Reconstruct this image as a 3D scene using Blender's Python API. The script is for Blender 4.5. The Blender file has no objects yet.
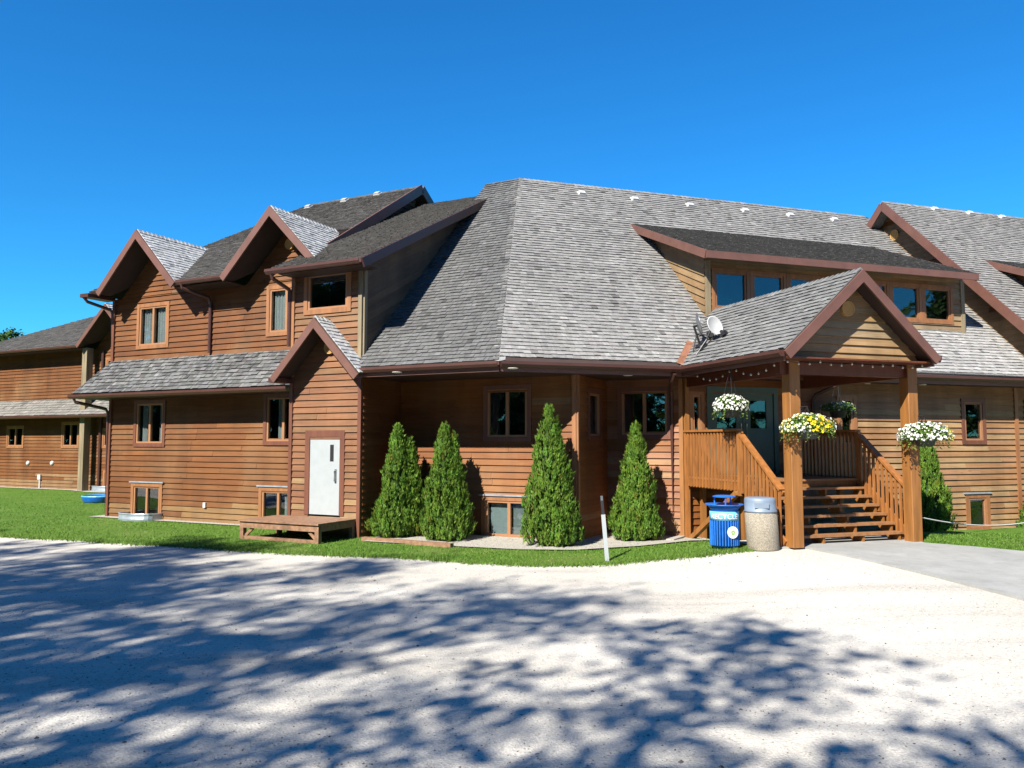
import bpy, math, random
from mathutils import Vector, Matrix
random.seed(7)
V = Vector
rad = math.radians
sc = bpy.context.scene
col = sc.collection

# ------------------------------------------------------------------ camera
CAM_H, FPX, HORIZON = 2.1, 800.0, 442.0
PITCH = math.atan((HORIZON - 384) / FPX)
cam = bpy.data.cameras.new('camera')
cam.sensor_width = 36.0
cam.lens = 36.0 * FPX / 1024.0
cam.clip_start, cam.clip_end = 0.05, 3000
camo = bpy.data.objects.new('camera', cam)
camo.location = (0, 0, CAM_H)
camo.rotation_euler = (rad(90) + PITCH, 0, 0)
col.objects.link(camo)
sc.camera = camo

# ------------------------------------------------------------------ sky and sun
SUN_AZ, SUN_EL = 57.5, 41.0          # direction the light travels (degrees from +X), elevation
tr = V((math.cos(rad(SUN_AZ)) * math.cos(rad(SUN_EL)), math.sin(rad(SUN_AZ)) * math.cos(rad(SUN_EL)), -math.sin(rad(SUN_EL))))
world = bpy.data.worlds.new('World')
sc.world = world
world.use_nodes = True
wn = world.node_tree
wn.nodes.clear()
sky = wn.nodes.new('ShaderNodeTexSky')
sky.sky_type = 'NISHITA'
sky.sun_disc = False
sky.sun_elevation = rad(SUN_EL)
sky.sun_rotation = math.atan2(-tr.x, -tr.y)
sky.altitude = 0
sky.air_density = 1.0
sky.dust_density = 0.0
sky.ozone_density = 3.0
hs = wn.nodes.new('ShaderNodeHueSaturation')
hs.inputs['Saturation'].default_value = 1.2
bg = wn.nodes.new('ShaderNodeBackground')
bg.inputs['Strength'].default_value = 0.057
wo = wn.nodes.new('ShaderNodeOutputWorld')
wn.links.new(sky.outputs[0], hs.inputs['Color'])
wt = wn.nodes.new('ShaderNodeMix'); wt.data_type = 'RGBA'; wt.blend_type = 'MULTIPLY'
wt.inputs[0].default_value = 1.0; wt.inputs[7].default_value = (0.24, 0.95, 1.30, 1)
wn.links.new(hs.outputs[0], wt.inputs[6])
wn.links.new(wt.outputs[2], bg.inputs['Color'])
wn.links.new(bg.outputs[0], wo.inputs['Surface'])
sun = bpy.data.lights.new('sun', 'SUN')
sun.energy = 5.0
sun.angle = rad(0.53)
sun.color = (1.0, 0.95, 0.86)
suno = bpy.data.objects.new('sun', sun)
suno.rotation_euler = tr.to_track_quat('-Z', 'Y').to_euler()
suno.location = (-20, -30, 40)
col.objects.link(suno)
sc.view_settings.view_transform = 'Standard'
sc.view_settings.look = 'None'
sc.view_settings.exposure = 1.4
sc.view_settings.gamma = 1.0

# ------------------------------------------------------------------ frames of the two wings
TL, TR = -26.5, 18.5
def rot2(a): return V((math.cos(rad(a)), math.sin(rad(a)), 0))
U, N = rot2(TL), rot2(TL + 90)        # along / into the left wing
UC, NC = rot2(TR), rot2(TR + 90)      # along / into the right wing
Z = V((0, 0, 1))
def Lp(u, n, z=0.0): return U * u + N * n + Z * z
def Cp(c, m, z=0.0): return UC * c + NC * m + Z * z
def ss(a, b, x):
    t = min(1, max(0, (x - a) / (b - a)))
    return t * t * (3 - 2 * t)
def tz(x, y):                          # height of the terrain
    p = V((x, y, 0)); c, m = p.dot(UC), p.dot(NC)
    s = ss(5.5, 9.0, c)
    w = ss(8.5, 13.5, c)
    return s * (0.2 * ss(5, 11.8, m) - (0.2 + 0.32 * w) * ss(13.2, 15.4, m))
def ray(px, py):
    fw = V((0, math.cos(PITCH), math.sin(PITCH))); up = V((0, -math.sin(PITCH), math.cos(PITCH)))
    return fw + V((1, 0, 0)) * ((px - 512) / FPX) - up * ((py - 384) / FPX)
def at(px, py, z=None):                # the ground point seen at a pixel
    d = ray(px, py); g = 0.0 if z is None else z
    for _ in range(12):
        t = (g - CAM_H) / d.z
        p = V((d.x * t, d.y * t, g))
        if z is not None: return p
        g = 0.5 * g + 0.5 * tz(p.x, p.y)
    p.z = tz(p.x, p.y)
    return p
def onplane(px, py, p, nrm):
    d = ray(px, py); o = V((0, 0, CAM_H))
    return o + d * ((p - o).dot(nrm) / d.dot(nrm))

# ------------------------------------------------------------------ materials
MATS = {}
def nt(name):
    m = bpy.data.materials.new(name); m.use_nodes = True
    t = m.node_tree; b = t.nodes['Principled BSDF']
    MATS[name] = m
    return m, t, b
def nd(t, kind, **kw):
    n_ = t.nodes.new(kind)
    for k, v in kw.items():
        if k in n_.inputs.keys(): n_.inputs[k].default_value = v
        else: setattr(n_, k, v)
    return n_
def ramp(t, pts):
    r = t.nodes.new('ShaderNodeValToRGB')
    e = r.color_ramp.elements
    while len(e) < len(pts): e.new(0.5)
    for i, (p, c) in enumerate(pts):
        e[i].position = p
        e[i].color = (c, c, c, 1) if not isinstance(c, (tuple, list)) else (*c, 1)
    return r
def mixc(t, a, b, fac, mode='MIX'):
    m = t.nodes.new('ShaderNodeMix'); m.data_type = 'RGBA'; m.blend_type = mode
    for sock, v in ((m.inputs[6], a), (m.inputs[7], b), (m.inputs[0], fac)):
        if hasattr(v, 'is_output'): t.links.new(v, sock)
        elif isinstance(v, (tuple, list)): sock.default_value = (*v, 1)
        else: sock.default_value = v
    return m.outputs[2]
def bump(t, b, h, strength, dist):
    n_ = nd(t, 'ShaderNodeBump', Strength=strength, Distance=dist)
    t.links.new(h, n_.inputs['Height']); t.links.new(n_.outputs[0], b.inputs['Normal'])
def scaled(t, src, scale):
    mp = nd(t, 'ShaderNodeMapping'); mp.inputs['Scale'].default_value = scale
    t.links.new(src, mp.inputs['Vector']); return mp.outputs[0]
def noise(t, vec, scale, detail=4, rough=0.55):
    n_ = nd(t, 'ShaderNodeTexNoise', Scale=scale, Detail=detail, Roughness=rough)
    if vec is not None: t.links.new(vec, n_.inputs['Vector'])
    return n_.outputs['Fac']
def plain(name, c, rough=0.6, metal=0.0, var=0.12, scale=6.0, bmp=0.0, spec=0.5, grain=None):
    m, t, b = nt(name)
    g = nd(t, 'ShaderNodeNewGeometry')
    vec = g.outputs['Position']
    if grain: vec = scaled(t, vec, grain)
    f = noise(t, vec, scale)
    r = ramp(t, [(0.3, 1 - var * 1.6), (0.7, 1 + 0.0)])
    t.links.new(f, r.inputs[0])
    t.links.new(mixc(t, c, r.outputs[0], 1.0, 'MULTIPLY'), b.inputs['Base Color'])
    b.inputs['Roughness'].default_value = rough
    b.inputs['Metallic'].default_value = metal
    b.inputs['Specular IOR Level'].default_value = spec
    if bmp: bump(t, b, f, bmp, 0.01)
    return m
def tinted(name, kind):
    """boards and shingles: colour comes from the piece, grain and weather from the piece's own coordinates"""
    m, t, b = nt(name)
    a = nd(t, 'ShaderNodeAttribute', attribute_name='tint')
    bc = nd(t, 'ShaderNodeAttribute', attribute_name='bc')
    g = nd(t, 'ShaderNodeNewGeometry')
    if kind == 'board':
        gr = noise(t, scaled(t, bc.outputs['Vector'], (2.2, 60, 1)), 1.0, 6, 0.65)
        st = noise(t, scaled(t, bc.outputs['Vector'], (0.7, 9, 1)), 1.0, 3)
        we = noise(t, g.outputs['Position'], 0.55, 4)
        r1 = ramp(t, [(0.3, 0.72), (0.7, 1.12)]); t.links.new(gr, r1.inputs[0])
        r2 = ramp(t, [(0.3, 0.78), (0.72, 1.08)]); t.links.new(st, r2.inputs[0])
        r3 = ramp(t, [(0.5, 0.0), (0.72, 0.32)]); t.links.new(we, r3.inputs[0])
        c = mixc(t, a.outputs['Color'], r1.outputs[0], 1.0, 'MULTIPLY')
        c = mixc(t, c, r2.outputs[0], 1.0, 'MULTIPLY')
        c = mixc(t, c, (0.20, 0.125, 0.06), r3.outputs[0])
        sn = noise(t, scaled(t, g.outputs['Position'], (1.6, 1.6, .22)), 1.0, 5, 0.6)
        r4 = ramp(t, [(0.3, 0.74), (0.6, 1.08)]); t.links.new(sn, r4.inputs[0])
        kn = nd(t, 'ShaderNodeTexVoronoi', Scale=1.0); t.links.new(scaled(t, bc.outputs['Vector'], (1.7, 7, 1)), kn.inputs['Vector'])
        r5 = ramp(t, [(0.0, 0.45), (0.07, 0.75), (0.12, 1.0)]); t.links.new(kn.outputs['Distance'], r5.inputs[0])
        c = mixc(t, c, r4.outputs[0], 1.0, 'MULTIPLY'); c = mixc(t, c, r5.outputs[0], 1.0, 'MULTIPLY')
        t.links.new(c, b.inputs['Base Color'])
        b.inputs['Roughness'].default_value = 0.62
        b.inputs['Specular IOR Level'].default_value = 0.3
        bump(t, b, gr, 0.35, 0.004)
    else:
        gr = noise(t, scaled(t, bc.outputs['Vector'], (70, 5, 1)), 1.0, 5, 0.6)
        sp = noise(t, g.outputs['Position'], 9.0, 4, 0.7)
        we = noise(t, g.outputs['Position'], 0.5, 5, 0.6)
        r1 = ramp(t, [(0.3, 0.74), (0.7, 1.08)]); t.links.new(gr, r1.inputs[0])
        r2 = ramp(t, [(0.3, 0.75), (0.7, 1.1)]); t.links.new(sp, r2.inputs[0])
        r3 = ramp(t, [(0.35, 0.88), (0.7, 1.06)]); t.links.new(we, r3.inputs[0])
        c = mixc(t, a.outputs['Color'], r1.outputs[0], 1.0, 'MULTIPLY')
        c = mixc(t, c, r2.outputs[0], 1.0, 'MULTIPLY')
        c = mixc(t, c, r3.outputs[0], 1.0, 'MULTIPLY')
        t.links.new(c, b.inputs['Base Color'])
        b.inputs['Roughness'].default_value = 0.85
        b.inputs['Specular IOR Level'].default_value = 0.2
        bump(t, b, gr, 0.5, 0.006)
    return m
tinted('siding', 'board'); tinted('shingle', 'shingle')
plain('fascia', (0.1221, 0.0555, 0.0407), 0.5, var=0.15, scale=3)
plain('gutter', (0.0629, 0.0252, 0.0192), 0.4, var=0.15, scale=4)
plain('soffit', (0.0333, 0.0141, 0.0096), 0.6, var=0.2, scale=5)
plain('roof_board', (0.0333, 0.0178, 0.0133), 0.8)
plain('trim', (0.245, 0.105, 0.040), 0.55, var=0.22, scale=9, grain=(1, 1, 0.12))
plain('trim_red', (0.1258, 0.0429, 0.0222), 0.55, var=0.22, scale=9, grain=(1, 1, 0.12))
plain('trim_old', (0.2072, 0.1628, 0.0962), 0.7, var=0.3, scale=9, grain=(1, 1, 0.12))
plain('sash', (0.26, 0.125, 0.058), 0.5, var=0.1)
plain('porch_wood', (0.255, 0.105, 0.024), 0.55, var=0.24, scale=14, bmp=0.15, grain=(1, 1, 0.1))
plain('rail_wood', (0.29, 0.112, 0.027), 0.55, var=0.25, scale=14, bmp=0.15, grain=(1, 1, 0.2))
plain('tread_wood', (0.27, 0.125, 0.048), 0.6, var=0.25, scale=10)
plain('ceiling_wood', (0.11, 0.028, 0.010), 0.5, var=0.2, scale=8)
plain('old_wood', (0.25, 0.135, 0.075), 0.7, var=0.3, scale=12, bmp=0.2)
plain('white_paint', (0.275, 0.30, 0.305), 0.45, var=0.05)
plain('white_plastic', (0.40, 0.40, 0.39), 0.4, var=0.05)
plain('teal_paint', (0.05, 0.10, 0.088), 0.45, var=0.06)
plain('dark_metal', (0.0222, 0.0222, 0.0259), 0.45, 0.3, var=0.1)
plain('steel', (0.3700, 0.3848, 0.4070), 0.35, 0.9, var=0.15)
plain('galvanised', (0.4070, 0.4588, 0.5180), 0.4, 0.55, var=0.2)
plain('blue_plastic', (0.0074, 0.1258, 0.5032), 0.45, var=0.22, scale=9)
plain('blue_light', (0.1184, 0.3700, 0.6068), 0.4, var=0.08)
plain('letter_white', (0.6290, 0.6438, 0.6512), 0.5, var=0.03)
plain('leaf_mark', (0.2220, 0.3552, 0.0888), 0.5, var=0.05)
plain('bin_lid', (0.1480, 0.1924, 0.2516), 0.5, var=0.12)
plain('aggregate', (0.30, 0.265, 0.205), 0.9, var=0.4, scale=60, bmp=0.6)
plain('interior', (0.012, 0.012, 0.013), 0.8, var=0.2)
plain('blind', (0.4070, 0.4588, 0.4588), 0.7, var=0.1)
plain('curtain', (0.55, 0.55, 0.54), 0.8, var=0.2, scale=12, grain=(1, 1, 0.05))
plain('copper', (0.3108, 0.1406, 0.0814), 0.5, 0.2, var=0.3)
plain('rope', (0.4884, 0.4884, 0.4588), 0.8, var=0.1)
plain('rope_green', (0.1480, 0.3700, 0.3108), 0.7, var=0.1)
plain('bulb', (0.5550, 0.5328, 0.4588), 0.25, var=0.02)
plain('bark', (0.0740, 0.0518, 0.0370), 0.9, var=0.4, scale=12, bmp=0.6)
plain('pot', (0.0370, 0.0407, 0.0370), 0.7, var=0.2)
plain('bark_soil', (0.1184, 0.0814, 0.0555), 0.95, var=0.4, scale=25, bmp=0.5)
def glass():
    m, t, b = nt('glass'); t.nodes.remove(b)
    tr_ = nd(t, 'ShaderNodeBsdfTransparent', Color=(0.72, 0.76, 0.76, 1))
    gl = nd(t, 'ShaderNodeBsdfGlossy', Roughness=0.015, Color=(0.95, 0.97, 1, 1))
    lw = nd(t, 'ShaderNodeLayerWeight', Blend=0.5)
    fr = nd(t, 'ShaderNodeMath', operation='POWER'); t.links.new(lw.outputs['Facing'], fr.inputs[0]); fr.inputs[1].default_value = 3.5
    mx = nd(t, 'ShaderNodeMixShader')
    g = nd(t, 'ShaderNodeNewGeometry')
    f = noise(t, g.outputs['Position'], 1.6, 1)
    bp = nd(t, 'ShaderNodeBump', Strength=0.05, Distance=0.05); t.links.new(f, bp.inputs['Height'])
    t.links.new(bp.outputs[0], gl.inputs['Normal'])
    ad = nd(t, 'ShaderNodeMath', operation='MULTIPLY_ADD'); ad.inputs[1].default_value = 0.8; ad.inputs[2].default_value = 0.085
    t.links.new(fr.outputs[0], ad.inputs[0]); t.links.new(ad.outputs[0], mx.inputs[0])
    t.links.new(tr_.outputs[0], mx.inputs[1]); t.links.new(gl.outputs[0], mx.inputs[2])
    t.links.new(mx.outputs[0], t.nodes['Material Output'].inputs['Surface'])
glass()
def leafmat(name, trans=0.25, rough=0.6):
    m, t, b = nt(name)
    a = nd(t, 'ShaderNodeAttribute', attribute_name='tint')
    t.links.new(a.outputs['Color'], b.inputs['Base Color'])
    b.inputs['Roughness'].default_value = rough
    b.inputs['Specular IOR Level'].default_value = 0.25
    if trans:
        tl = nd(t, 'ShaderNodeBsdfTranslucent'); t.links.new(a.outputs['Color'], tl.inputs['Color'])
        mx = nd(t, 'ShaderNodeMixShader'); mx.inputs[0].default_value = trans
        t.links.new(b.outputs[0], mx.inputs[1]); t.links.new(tl.outputs[0], mx.inputs[2])
        t.links.new(mx.outputs[0], t.nodes['Material Output'].inputs['Surface'])
leafmat('leaf'); leafmat('petal', 0.15); leafmat('pebble', 0, 0.9); leafmat('blade', 0.3, 0.6)
def ground_mats():
    m, t, b = nt('gravel')
    p = nd(t, 'ShaderNodeNewGeometry').outputs['Position']
    big = noise(t, p, 0.35, 5); mid = noise(t, scaled(t, p, (.16, 1.1, 1)), 1.0, 5, 0.6); fine = noise(t, p, 60, 6, 0.75)
    vo = nd(t, 'ShaderNodeTexVoronoi', Scale=45.0); t.links.new(p, vo.inputs['Vector'])
    vo2 = nd(t, 'ShaderNodeTexVoronoi', Scale=11.0); t.links.new(p, vo2.inputs['Vector'])
    r = ramp(t, [(0.3, (0.425, 0.395, 0.345)), (0.7, (0.495, 0.468, 0.42))]); t.links.new(big, r.inputs[0])
    r2 = ramp(t, [(0.30, 0.76), (0.48, 0.97), (0.7, 1.06)]); t.links.new(mid, r2.inputs[0])
    r3 = ramp(t, [(0.25, 0.62), (0.65, 1.12)]); t.links.new(fine, r3.inputs[0])
    r4 = ramp(t, [(0.0, 0.78), (0.16, 0.97), (0.5, 1.0)]); t.links.new(vo2.outputs['Distance'], r4.inputs[0])
    sep = nd(t, 'ShaderNodeSeparateColor'); t.links.new(vo.outputs['Color'], sep.inputs[0])
    r5 = ramp(t, [(0.0, 0.72), (0.12, 0.92), (1.0, 1.06)]); t.links.new(sep.outputs[0], r5.inputs[0])
    c = r.outputs[0]
    for x in (r2, r3, r5): c = mixc(t, c, x.outputs[0], 1.0, 'MULTIPLY')
    t.links.new(c, b.inputs['Base Color'])
    b.inputs['Roughness'].default_value = 0.95; b.inputs['Specular IOR Level'].default_value = 0.1
    ad = nd(t, 'ShaderNodeMath', operation='ADD'); t.links.new(vo.outputs['Distance'], ad.inputs[0]); t.links.new(fine, ad.inputs[1])
    bump(t, b, ad.outputs[0], 0.5, 0.012)
    m, t, b = nt('turf')
    p = nd(t, 'ShaderNodeNewGeometry').outputs['Position']
    big = noise(t, p, 0.8, 6, 0.65); fine = noise(t, p, 30, 5, 0.7)
    r = ramp(t, [(0.3, (0.0629, 0.1295, 0.0163)), (0.55, (0.0851, 0.1591, 0.0222)), (0.78, (0.1258, 0.1739, 0.0444))]); t.links.new(big, r.inputs[0])
    r3 = ramp(t, [(0.3, 0.6), (0.7, 1.15)]); t.links.new(fine, r3.inputs[0])
    t.links.new(mixc(t, r.outputs[0], r3.outputs[0], 1.0, 'MULTIPLY'), b.inputs['Base Color'])
    b.inputs['Roughness'].default_value = 0.9; b.inputs['Specular IOR Level'].default_value = 0.1
    bump(t, b, fine, 0.8, 0.03)
    m, t, b = nt('concrete')
    p = nd(t, 'ShaderNodeNewGeometry').outputs['Position']
    big = noise(t, p, 0.8, 5); fine = noise(t, p, 50, 5, 0.7); br = noise(t, scaled(t, p, (3, 40, 1)), 1.0, 3)
    r = ramp(t, [(0.3, (0.225, 0.225, 0.212)), (0.7, (0.30, 0.298, 0.282))]); t.links.new(big, r.inputs[0])
    r3 = ramp(t, [(0.3, 0.85), (0.7, 1.06)]); t.links.new(fine, r3.inputs[0])
    r4 = ramp(t, [(0.3, 0.92), (0.7, 1.04)]); t.links.new(br, r4.inputs[0])
    c = mixc(t, r.outputs[0], r3.outputs[0], 1.0, 'MULTIPLY'); c = mixc(t, c, r4.outputs[0], 1.0, 'MULTIPLY')
    st = noise(t, p, 2.3, 6, 0.7)
    r5 = ramp(t, [(0.28, 0.80), (0.5, 1.0), (0.75, 1.07)]); t.links.new(st, r5.inputs[0])
    c = mixc(t, c, r5.outputs[0], 1.0, 'MULTIPLY')
    t.links.new(c, b.inputs['Base Color']); b.inputs['Roughness'].default_value = 0.85
    bump(t, b, fine, 0.3, 0.004)
ground_mats()
plain('pale_stone', (0.3700, 0.3404, 0.2960), 0.9, var=0.25, scale=25, bmp=0.5)

ALB = 0.74            # common scale of the piece colours
# ------------------------------------------------------------------ mesh builder
class MB:
    def __init__(self): self.v, self.f, self.t, self.b = [], [], [], []
    def add(self, vs, fs, tint=(1, 1, 1), bcs=None):
        k = len(self.v); self.v += [tuple(p) for p in vs]
        self.f += [tuple(i + k for i in f) for f in fs]
        self.t += [tint] * len(vs)
        self.b += bcs if bcs else [(0, 0, 0)] * len(vs)
        return self
    def box(self, o, ex, ey, ez, tint=(1, 1, 1)):
        """box from corner o with edge vectors"""
        vs = [o, o + ex, o + ex + ey, o + ey, o + ez, o + ex + ez, o + ex + ey + ez, o + ey + ez]
        fs = [(0, 3, 2, 1), (4, 5, 6, 7), (0, 1, 5, 4), (1, 2, 6, 5), (2, 3, 7, 6), (3, 0, 4, 7)]
        if ex.cross(ey).dot(ez) < 0: fs = [f[::-1] for f in fs]
        return self.add(vs, fs, tint)
    def cbox(self, c, sx, sy, sz, ax=V((1, 0, 0)), ay=V((0, 1, 0)), az=Z):
        ex, ey, ez = ax * sx, ay * sy, az * sz
        return self.box(c - (ex + ey + ez) / 2, ex, ey, ez)
    def bar(self, p, q, w, h, up=Z, off=(0, 0)):
        """rectangular bar p->q; w sideways, h along up"""
        d = (q - p).normalized(); s = d.cross(up).normalized(); u_ = s.cross(d).normalized()
        o = p + s * (off[0] - w / 2) + u_ * (off[1] - h / 2)
        return self.box(o, q - p, s * w, u_ * h)
    def tube(self, pts, r, k=8, cap=True):
        rs = r if isinstance(r, (list, tuple)) else [r] * len(pts)
        vs, fs = [], []
        ref = None
        for i, p in enumerate(pts):
            a = pts[max(0, i - 1)]; b_ = pts[min(len(pts) - 1, i + 1)]
            d = (b_ - a).normalized()
            if ref is None: ref = V((0, 0, 1)) if abs(d.z) < 0.9 else V((1, 0, 0))
            x = d.cross(ref).normalized(); y = d.cross(x).normalized(); ref = -d.cross(x) if False else ref
            for j in range(k):
                an = 2 * math.pi * j / k
                vs.append(p + x * (math.cos(an) * rs[i]) + y * (math.sin(an) * rs[i]))
        for i in range(len(pts) - 1):
            for j in range(k):
                a, b_ = i * k + j, i * k + (j + 1) % k
                fs.append((a, a + k, b_ + k, b_))
        if cap:
            fs.append(tuple(range(k))); fs.append(tuple(range((len(pts) - 1) * k, len(pts) * k))[::-1])
        return self.add(vs, fs)
    def lathe(self, c, prof, k=20, ax=Z):
        """prof: list of (r, h) along ax"""
        x = ax.orthogonal().normalized(); y = ax.cross(x).normalized()
        vs, fs = [], []
        for r, h in prof:
            for j in range(k):
                an = 2 * math.pi * j / k
                vs.append(c + ax * h + (x * math.cos(an) + y * math.sin(an)) * max(r, 1e-4))
        for i in range(len(prof) - 1):
            for j in range(k):
                a, b_ = i * k + j, i * k + (j + 1) % k
                fs.append((a, b_, b_ + k, a + k))
        fs.append(tuple(range(k))[::-1]); fs.append(tuple(range((len(prof) - 1) * k, len(prof) * k)))
        return self.add(vs, fs)
    def prism(self, pts, vec):
        """polygon pts extruded by vec"""
        k = len(pts); vs = list(pts) + [p + vec for p in pts]
        fs = [tuple(range(k))[::-1], tuple(range(k, 2 * k))] + [(i, (i + 1) % k, (i + 1) % k + k, i + k) for i in range(k)]
        nrm = (pts[1] - pts[0]).cross(pts[2] - pts[1])
        if nrm.dot(vec) < 0: fs = [f[::-1] for f in fs]
        return self.add(vs, fs)
    def build(self, name, mat, parent=None, smooth=False, origin=None):
        if origin is None:
            origin = V((0, 0, 0))
            if parent is None and self.v:
                n_ = len(self.v)
                origin = V((sum(p[0] for p in self.v) / n_, sum(p[1] for p in self.v) / n_, min(p[2] for p in self.v)))
        me = bpy.data.meshes.new(name)
        vv = self.v if origin.length == 0 else [(p[0] - origin.x, p[1] - origin.y, p[2] - origin.z) for p in self.v]
        me.from_pydata(vv, [], self.f)
        a = me.attributes.new('tint', 'FLOAT_COLOR', 'POINT')
        a.data.foreach_set('color', [x for t in self.t for x in (t[0] * ALB, t[1] * ALB, t[2] * ALB, 1.0)])
        a = me.attributes.new('bc', 'FLOAT_VECTOR', 'POINT')
        a.data.foreach_set('vector', [x for t in self.b for x in t])
        me.materials.append(MATS[mat])
        if smooth: me.polygons.foreach_set('use_smooth', [True] * len(me.polygons))
        me.update()
        o = bpy.data.objects.new(name, me)
        col.objects.link(o)
        o.location = origin
        if parent is not None:
            o.parent = parent
            o.matrix_parent_inverse = world_of(parent).inverted()
        return o
def world_of(o):
    m = o.matrix_basis.copy()
    if o.parent: m = world_of(o.parent) @ o.matrix_parent_inverse @ m
    return m
def empty(name, loc):
    o = bpy.data.objects.new(name, None); o.empty_display_size = 0.3
    col.objects.link(o); o.location = loc
    return o
def tag(o, label=None, cat=None, group=None, kind=None):
    for k, v in (('label', label), ('category', cat), ('group', group), ('kind', kind)):
        if v: o[k] = v
    return o
def share(src, name, parent, loc):
    """another object on the same mesh"""
    o = src.copy(); o.name = name; col.objects.link(o); o.parent = parent
    o.matrix_parent_inverse = world_of(parent).inverted() if parent else Matrix()
    o.location = loc
    return o

# ------------------------------------------------------------------ ground
def scan(poly, y):
    xs = []
    k = len(poly)
    for i in range(k):
        (x0, y0), (x1, y1) = poly[i], poly[(i + 1) % k]
        if (y0 <= y < y1) or (y1 <= y < y0):
            xs.append(x0 + (x1 - x0) * (y - y0) / (y1 - y0))
    xs.sort()
    return xs
def sheet(name, poly, lift, mat, cell=0.8, near=None, kind='structure', drop=0.0):
    """flat area following the terrain; poly in world x, y"""
    from mathutils.geometry import delaunay_2d_cdt
    vs = [V(p[:2]) for p in poly]
    xs_ = [p[0] for p in poly]; ys_ = [p[1] for p in poly]
    x0, x1, y0, y1 = min(xs_), max(xs_), min(ys_), max(ys_)
    if near: x0, x1, y0, y1 = max(x0, near[0]), min(x1, near[1]), max(y0, near[2]), min(y1, near[3])
    k = len(vs)
    y = y0 + cell / 2
    while y < y1:
        x = x0 + cell / 2
        while x < x1:
            if inside(poly, x, y): vs.append(V((x + 0.01 * math.sin(y * 7), y + 0.01 * math.cos(x * 5))))
            x += cell
        y += cell
    ov, oe, of, *_ = delaunay_2d_cdt(vs, [], [list(range(k))], 1, 1e-5)
    mb = MB()
    fs = []
    for f in of:
        a, b_, c = (ov[i] for i in f[:3])
        fs.append(tuple(f) if (b_ - a).cross(c - a) > 0 else tuple(f[::-1]))
    mb.add([V((p.x, p.y, tz(p.x, p.y) + lift)) for p in ov], fs)
    if drop:
        for i in range(k):
            a, b_ = poly[i], poly[(i + 1) % k]
            za, zb = tz(*a) + lift, tz(*b_) + lift
            mb.add([V((*a, za)), V((*b_, zb)), V((*b_, zb - drop)), V((*a, za - drop))], [(0, 3, 2, 1)])
    return tag(mb.build(name, mat, origin=V((0, 0, 0))), kind=kind)
def inside(poly, x, y):
    c = False; k = len(poly); j = k - 1
    for i in range(k):
        xi, yi = poly[i]; xj, yj = poly[j]
        if (yi > y) != (yj > y) and x < (xj - xi) * (y - yi) / (yj - yi) + xi: c = not c
        j = i
    return c
# the wide ground: coarse sheet to the horizon, low so that the finer sheets cover it
g = MB(); R = 1500
xs = [-R, -300, -80, -40] + [-30 + 2 * i for i in range(31)] + [40, 80, 300, R]
ysg = [-R, -300, -80, -40] + [-20 + 2 * i for i in range(31)] + [50, 80, 300, R]
vs = [V((x, y, min(tz(x, y), 0) - 0.12)) for y in ysg for x in xs]
fs = [(j * len(xs) + i, j * len(xs) + i + 1, (j + 1) * len(xs) + i + 1, (j + 1) * len(xs) + i) for j in range(len(ysg) - 1) for i in range(len(xs) - 1)]
g.add(vs, fs)
tag(g.build('ground', 'turf', origin=V((0, 0, 0))), 'green grassland around the lodge', kind='structure')
def edge(pts, n_=8, jit=0.05, rnd=random.Random(3)):
    out = []
    for a, b_ in zip(pts[:-1], pts[1:]):
        for i in range(n_):
            f = i / n_
            out.append((a[0] + (b_[0] - a[0]) * f + rnd.uniform(-jit, jit), a[1] + (b_[1] - a[1]) * f + rnd.uniform(-jit, jit)))
    return out + [pts[-1]]
BORDER = [at(*q).xy.to_tuple() for q in ((-60, 533), (0, 537), (80, 541), (160, 546), (240, 551), (310, 555), (400, 558), (470, 563), (540, 566), (600, 565), (650, 560), (700, 556), (730, 552), (762, 549))]
BORD = edge(BORDER)
gravel = [(-60, -40), (60, -40), (60, 30)] + [Cp(c, m).xy.to_tuple() for c, m in ((24, 13.2), (12.6, 13.4), (9.0, 13.6))] + BORD[::-1] + [(-60, BORD[0][1] + 16)]
sheet('gravel_drive', gravel, 0.0, 'gravel', 0.7, (-14, 24, 0, 22))
back = [Cp(9.0, 13.7), Cp(9.3, 15.5), Lp(-4.6, 17.4), Lp(-6.2, 17.4), Lp(-10, 16.4), Lp(-20, 16.0), Lp(-20.6, 24), Lp(-40, 24), Lp(-60, 24)]
lawn = BORD + [p.xy.to_tuple() for p in back] + [(-62, BORD[0][1] + 10)]
sheet('lawn', lawn, 0.03, 'turf', 0.7, drop=0.1)
# concrete slab before the porch steps
slab = [at(806, 549), at(870, 562), at(940, 579), at(1024, 601), Cp(24, 8.3), Cp(24, 12.1), at(1024, 553), at(970, 548), at(925, 544.5), Cp(12.6, 13.15), Cp(9.2, 13.15), Cp(8.95, 12.2)]
slabp = [p.xy.to_tuple() for p in slab]
sheet('concrete_slab', slabp, 0.035, 'concrete', 0.5, drop=0.15)
rl = [Cp(12.65, 13.2), at(926, 544), at(970, 547.5), at(1024, 552.5), Cp(24, 12.3), Cp(24, 16), Cp(12.65, 16)]
RLAWN = [p.xy.to_tuple() for p in rl]
sheet('side_lawn', RLAWN, 0.028, 'turf', 0.5, drop=0.1)
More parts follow.
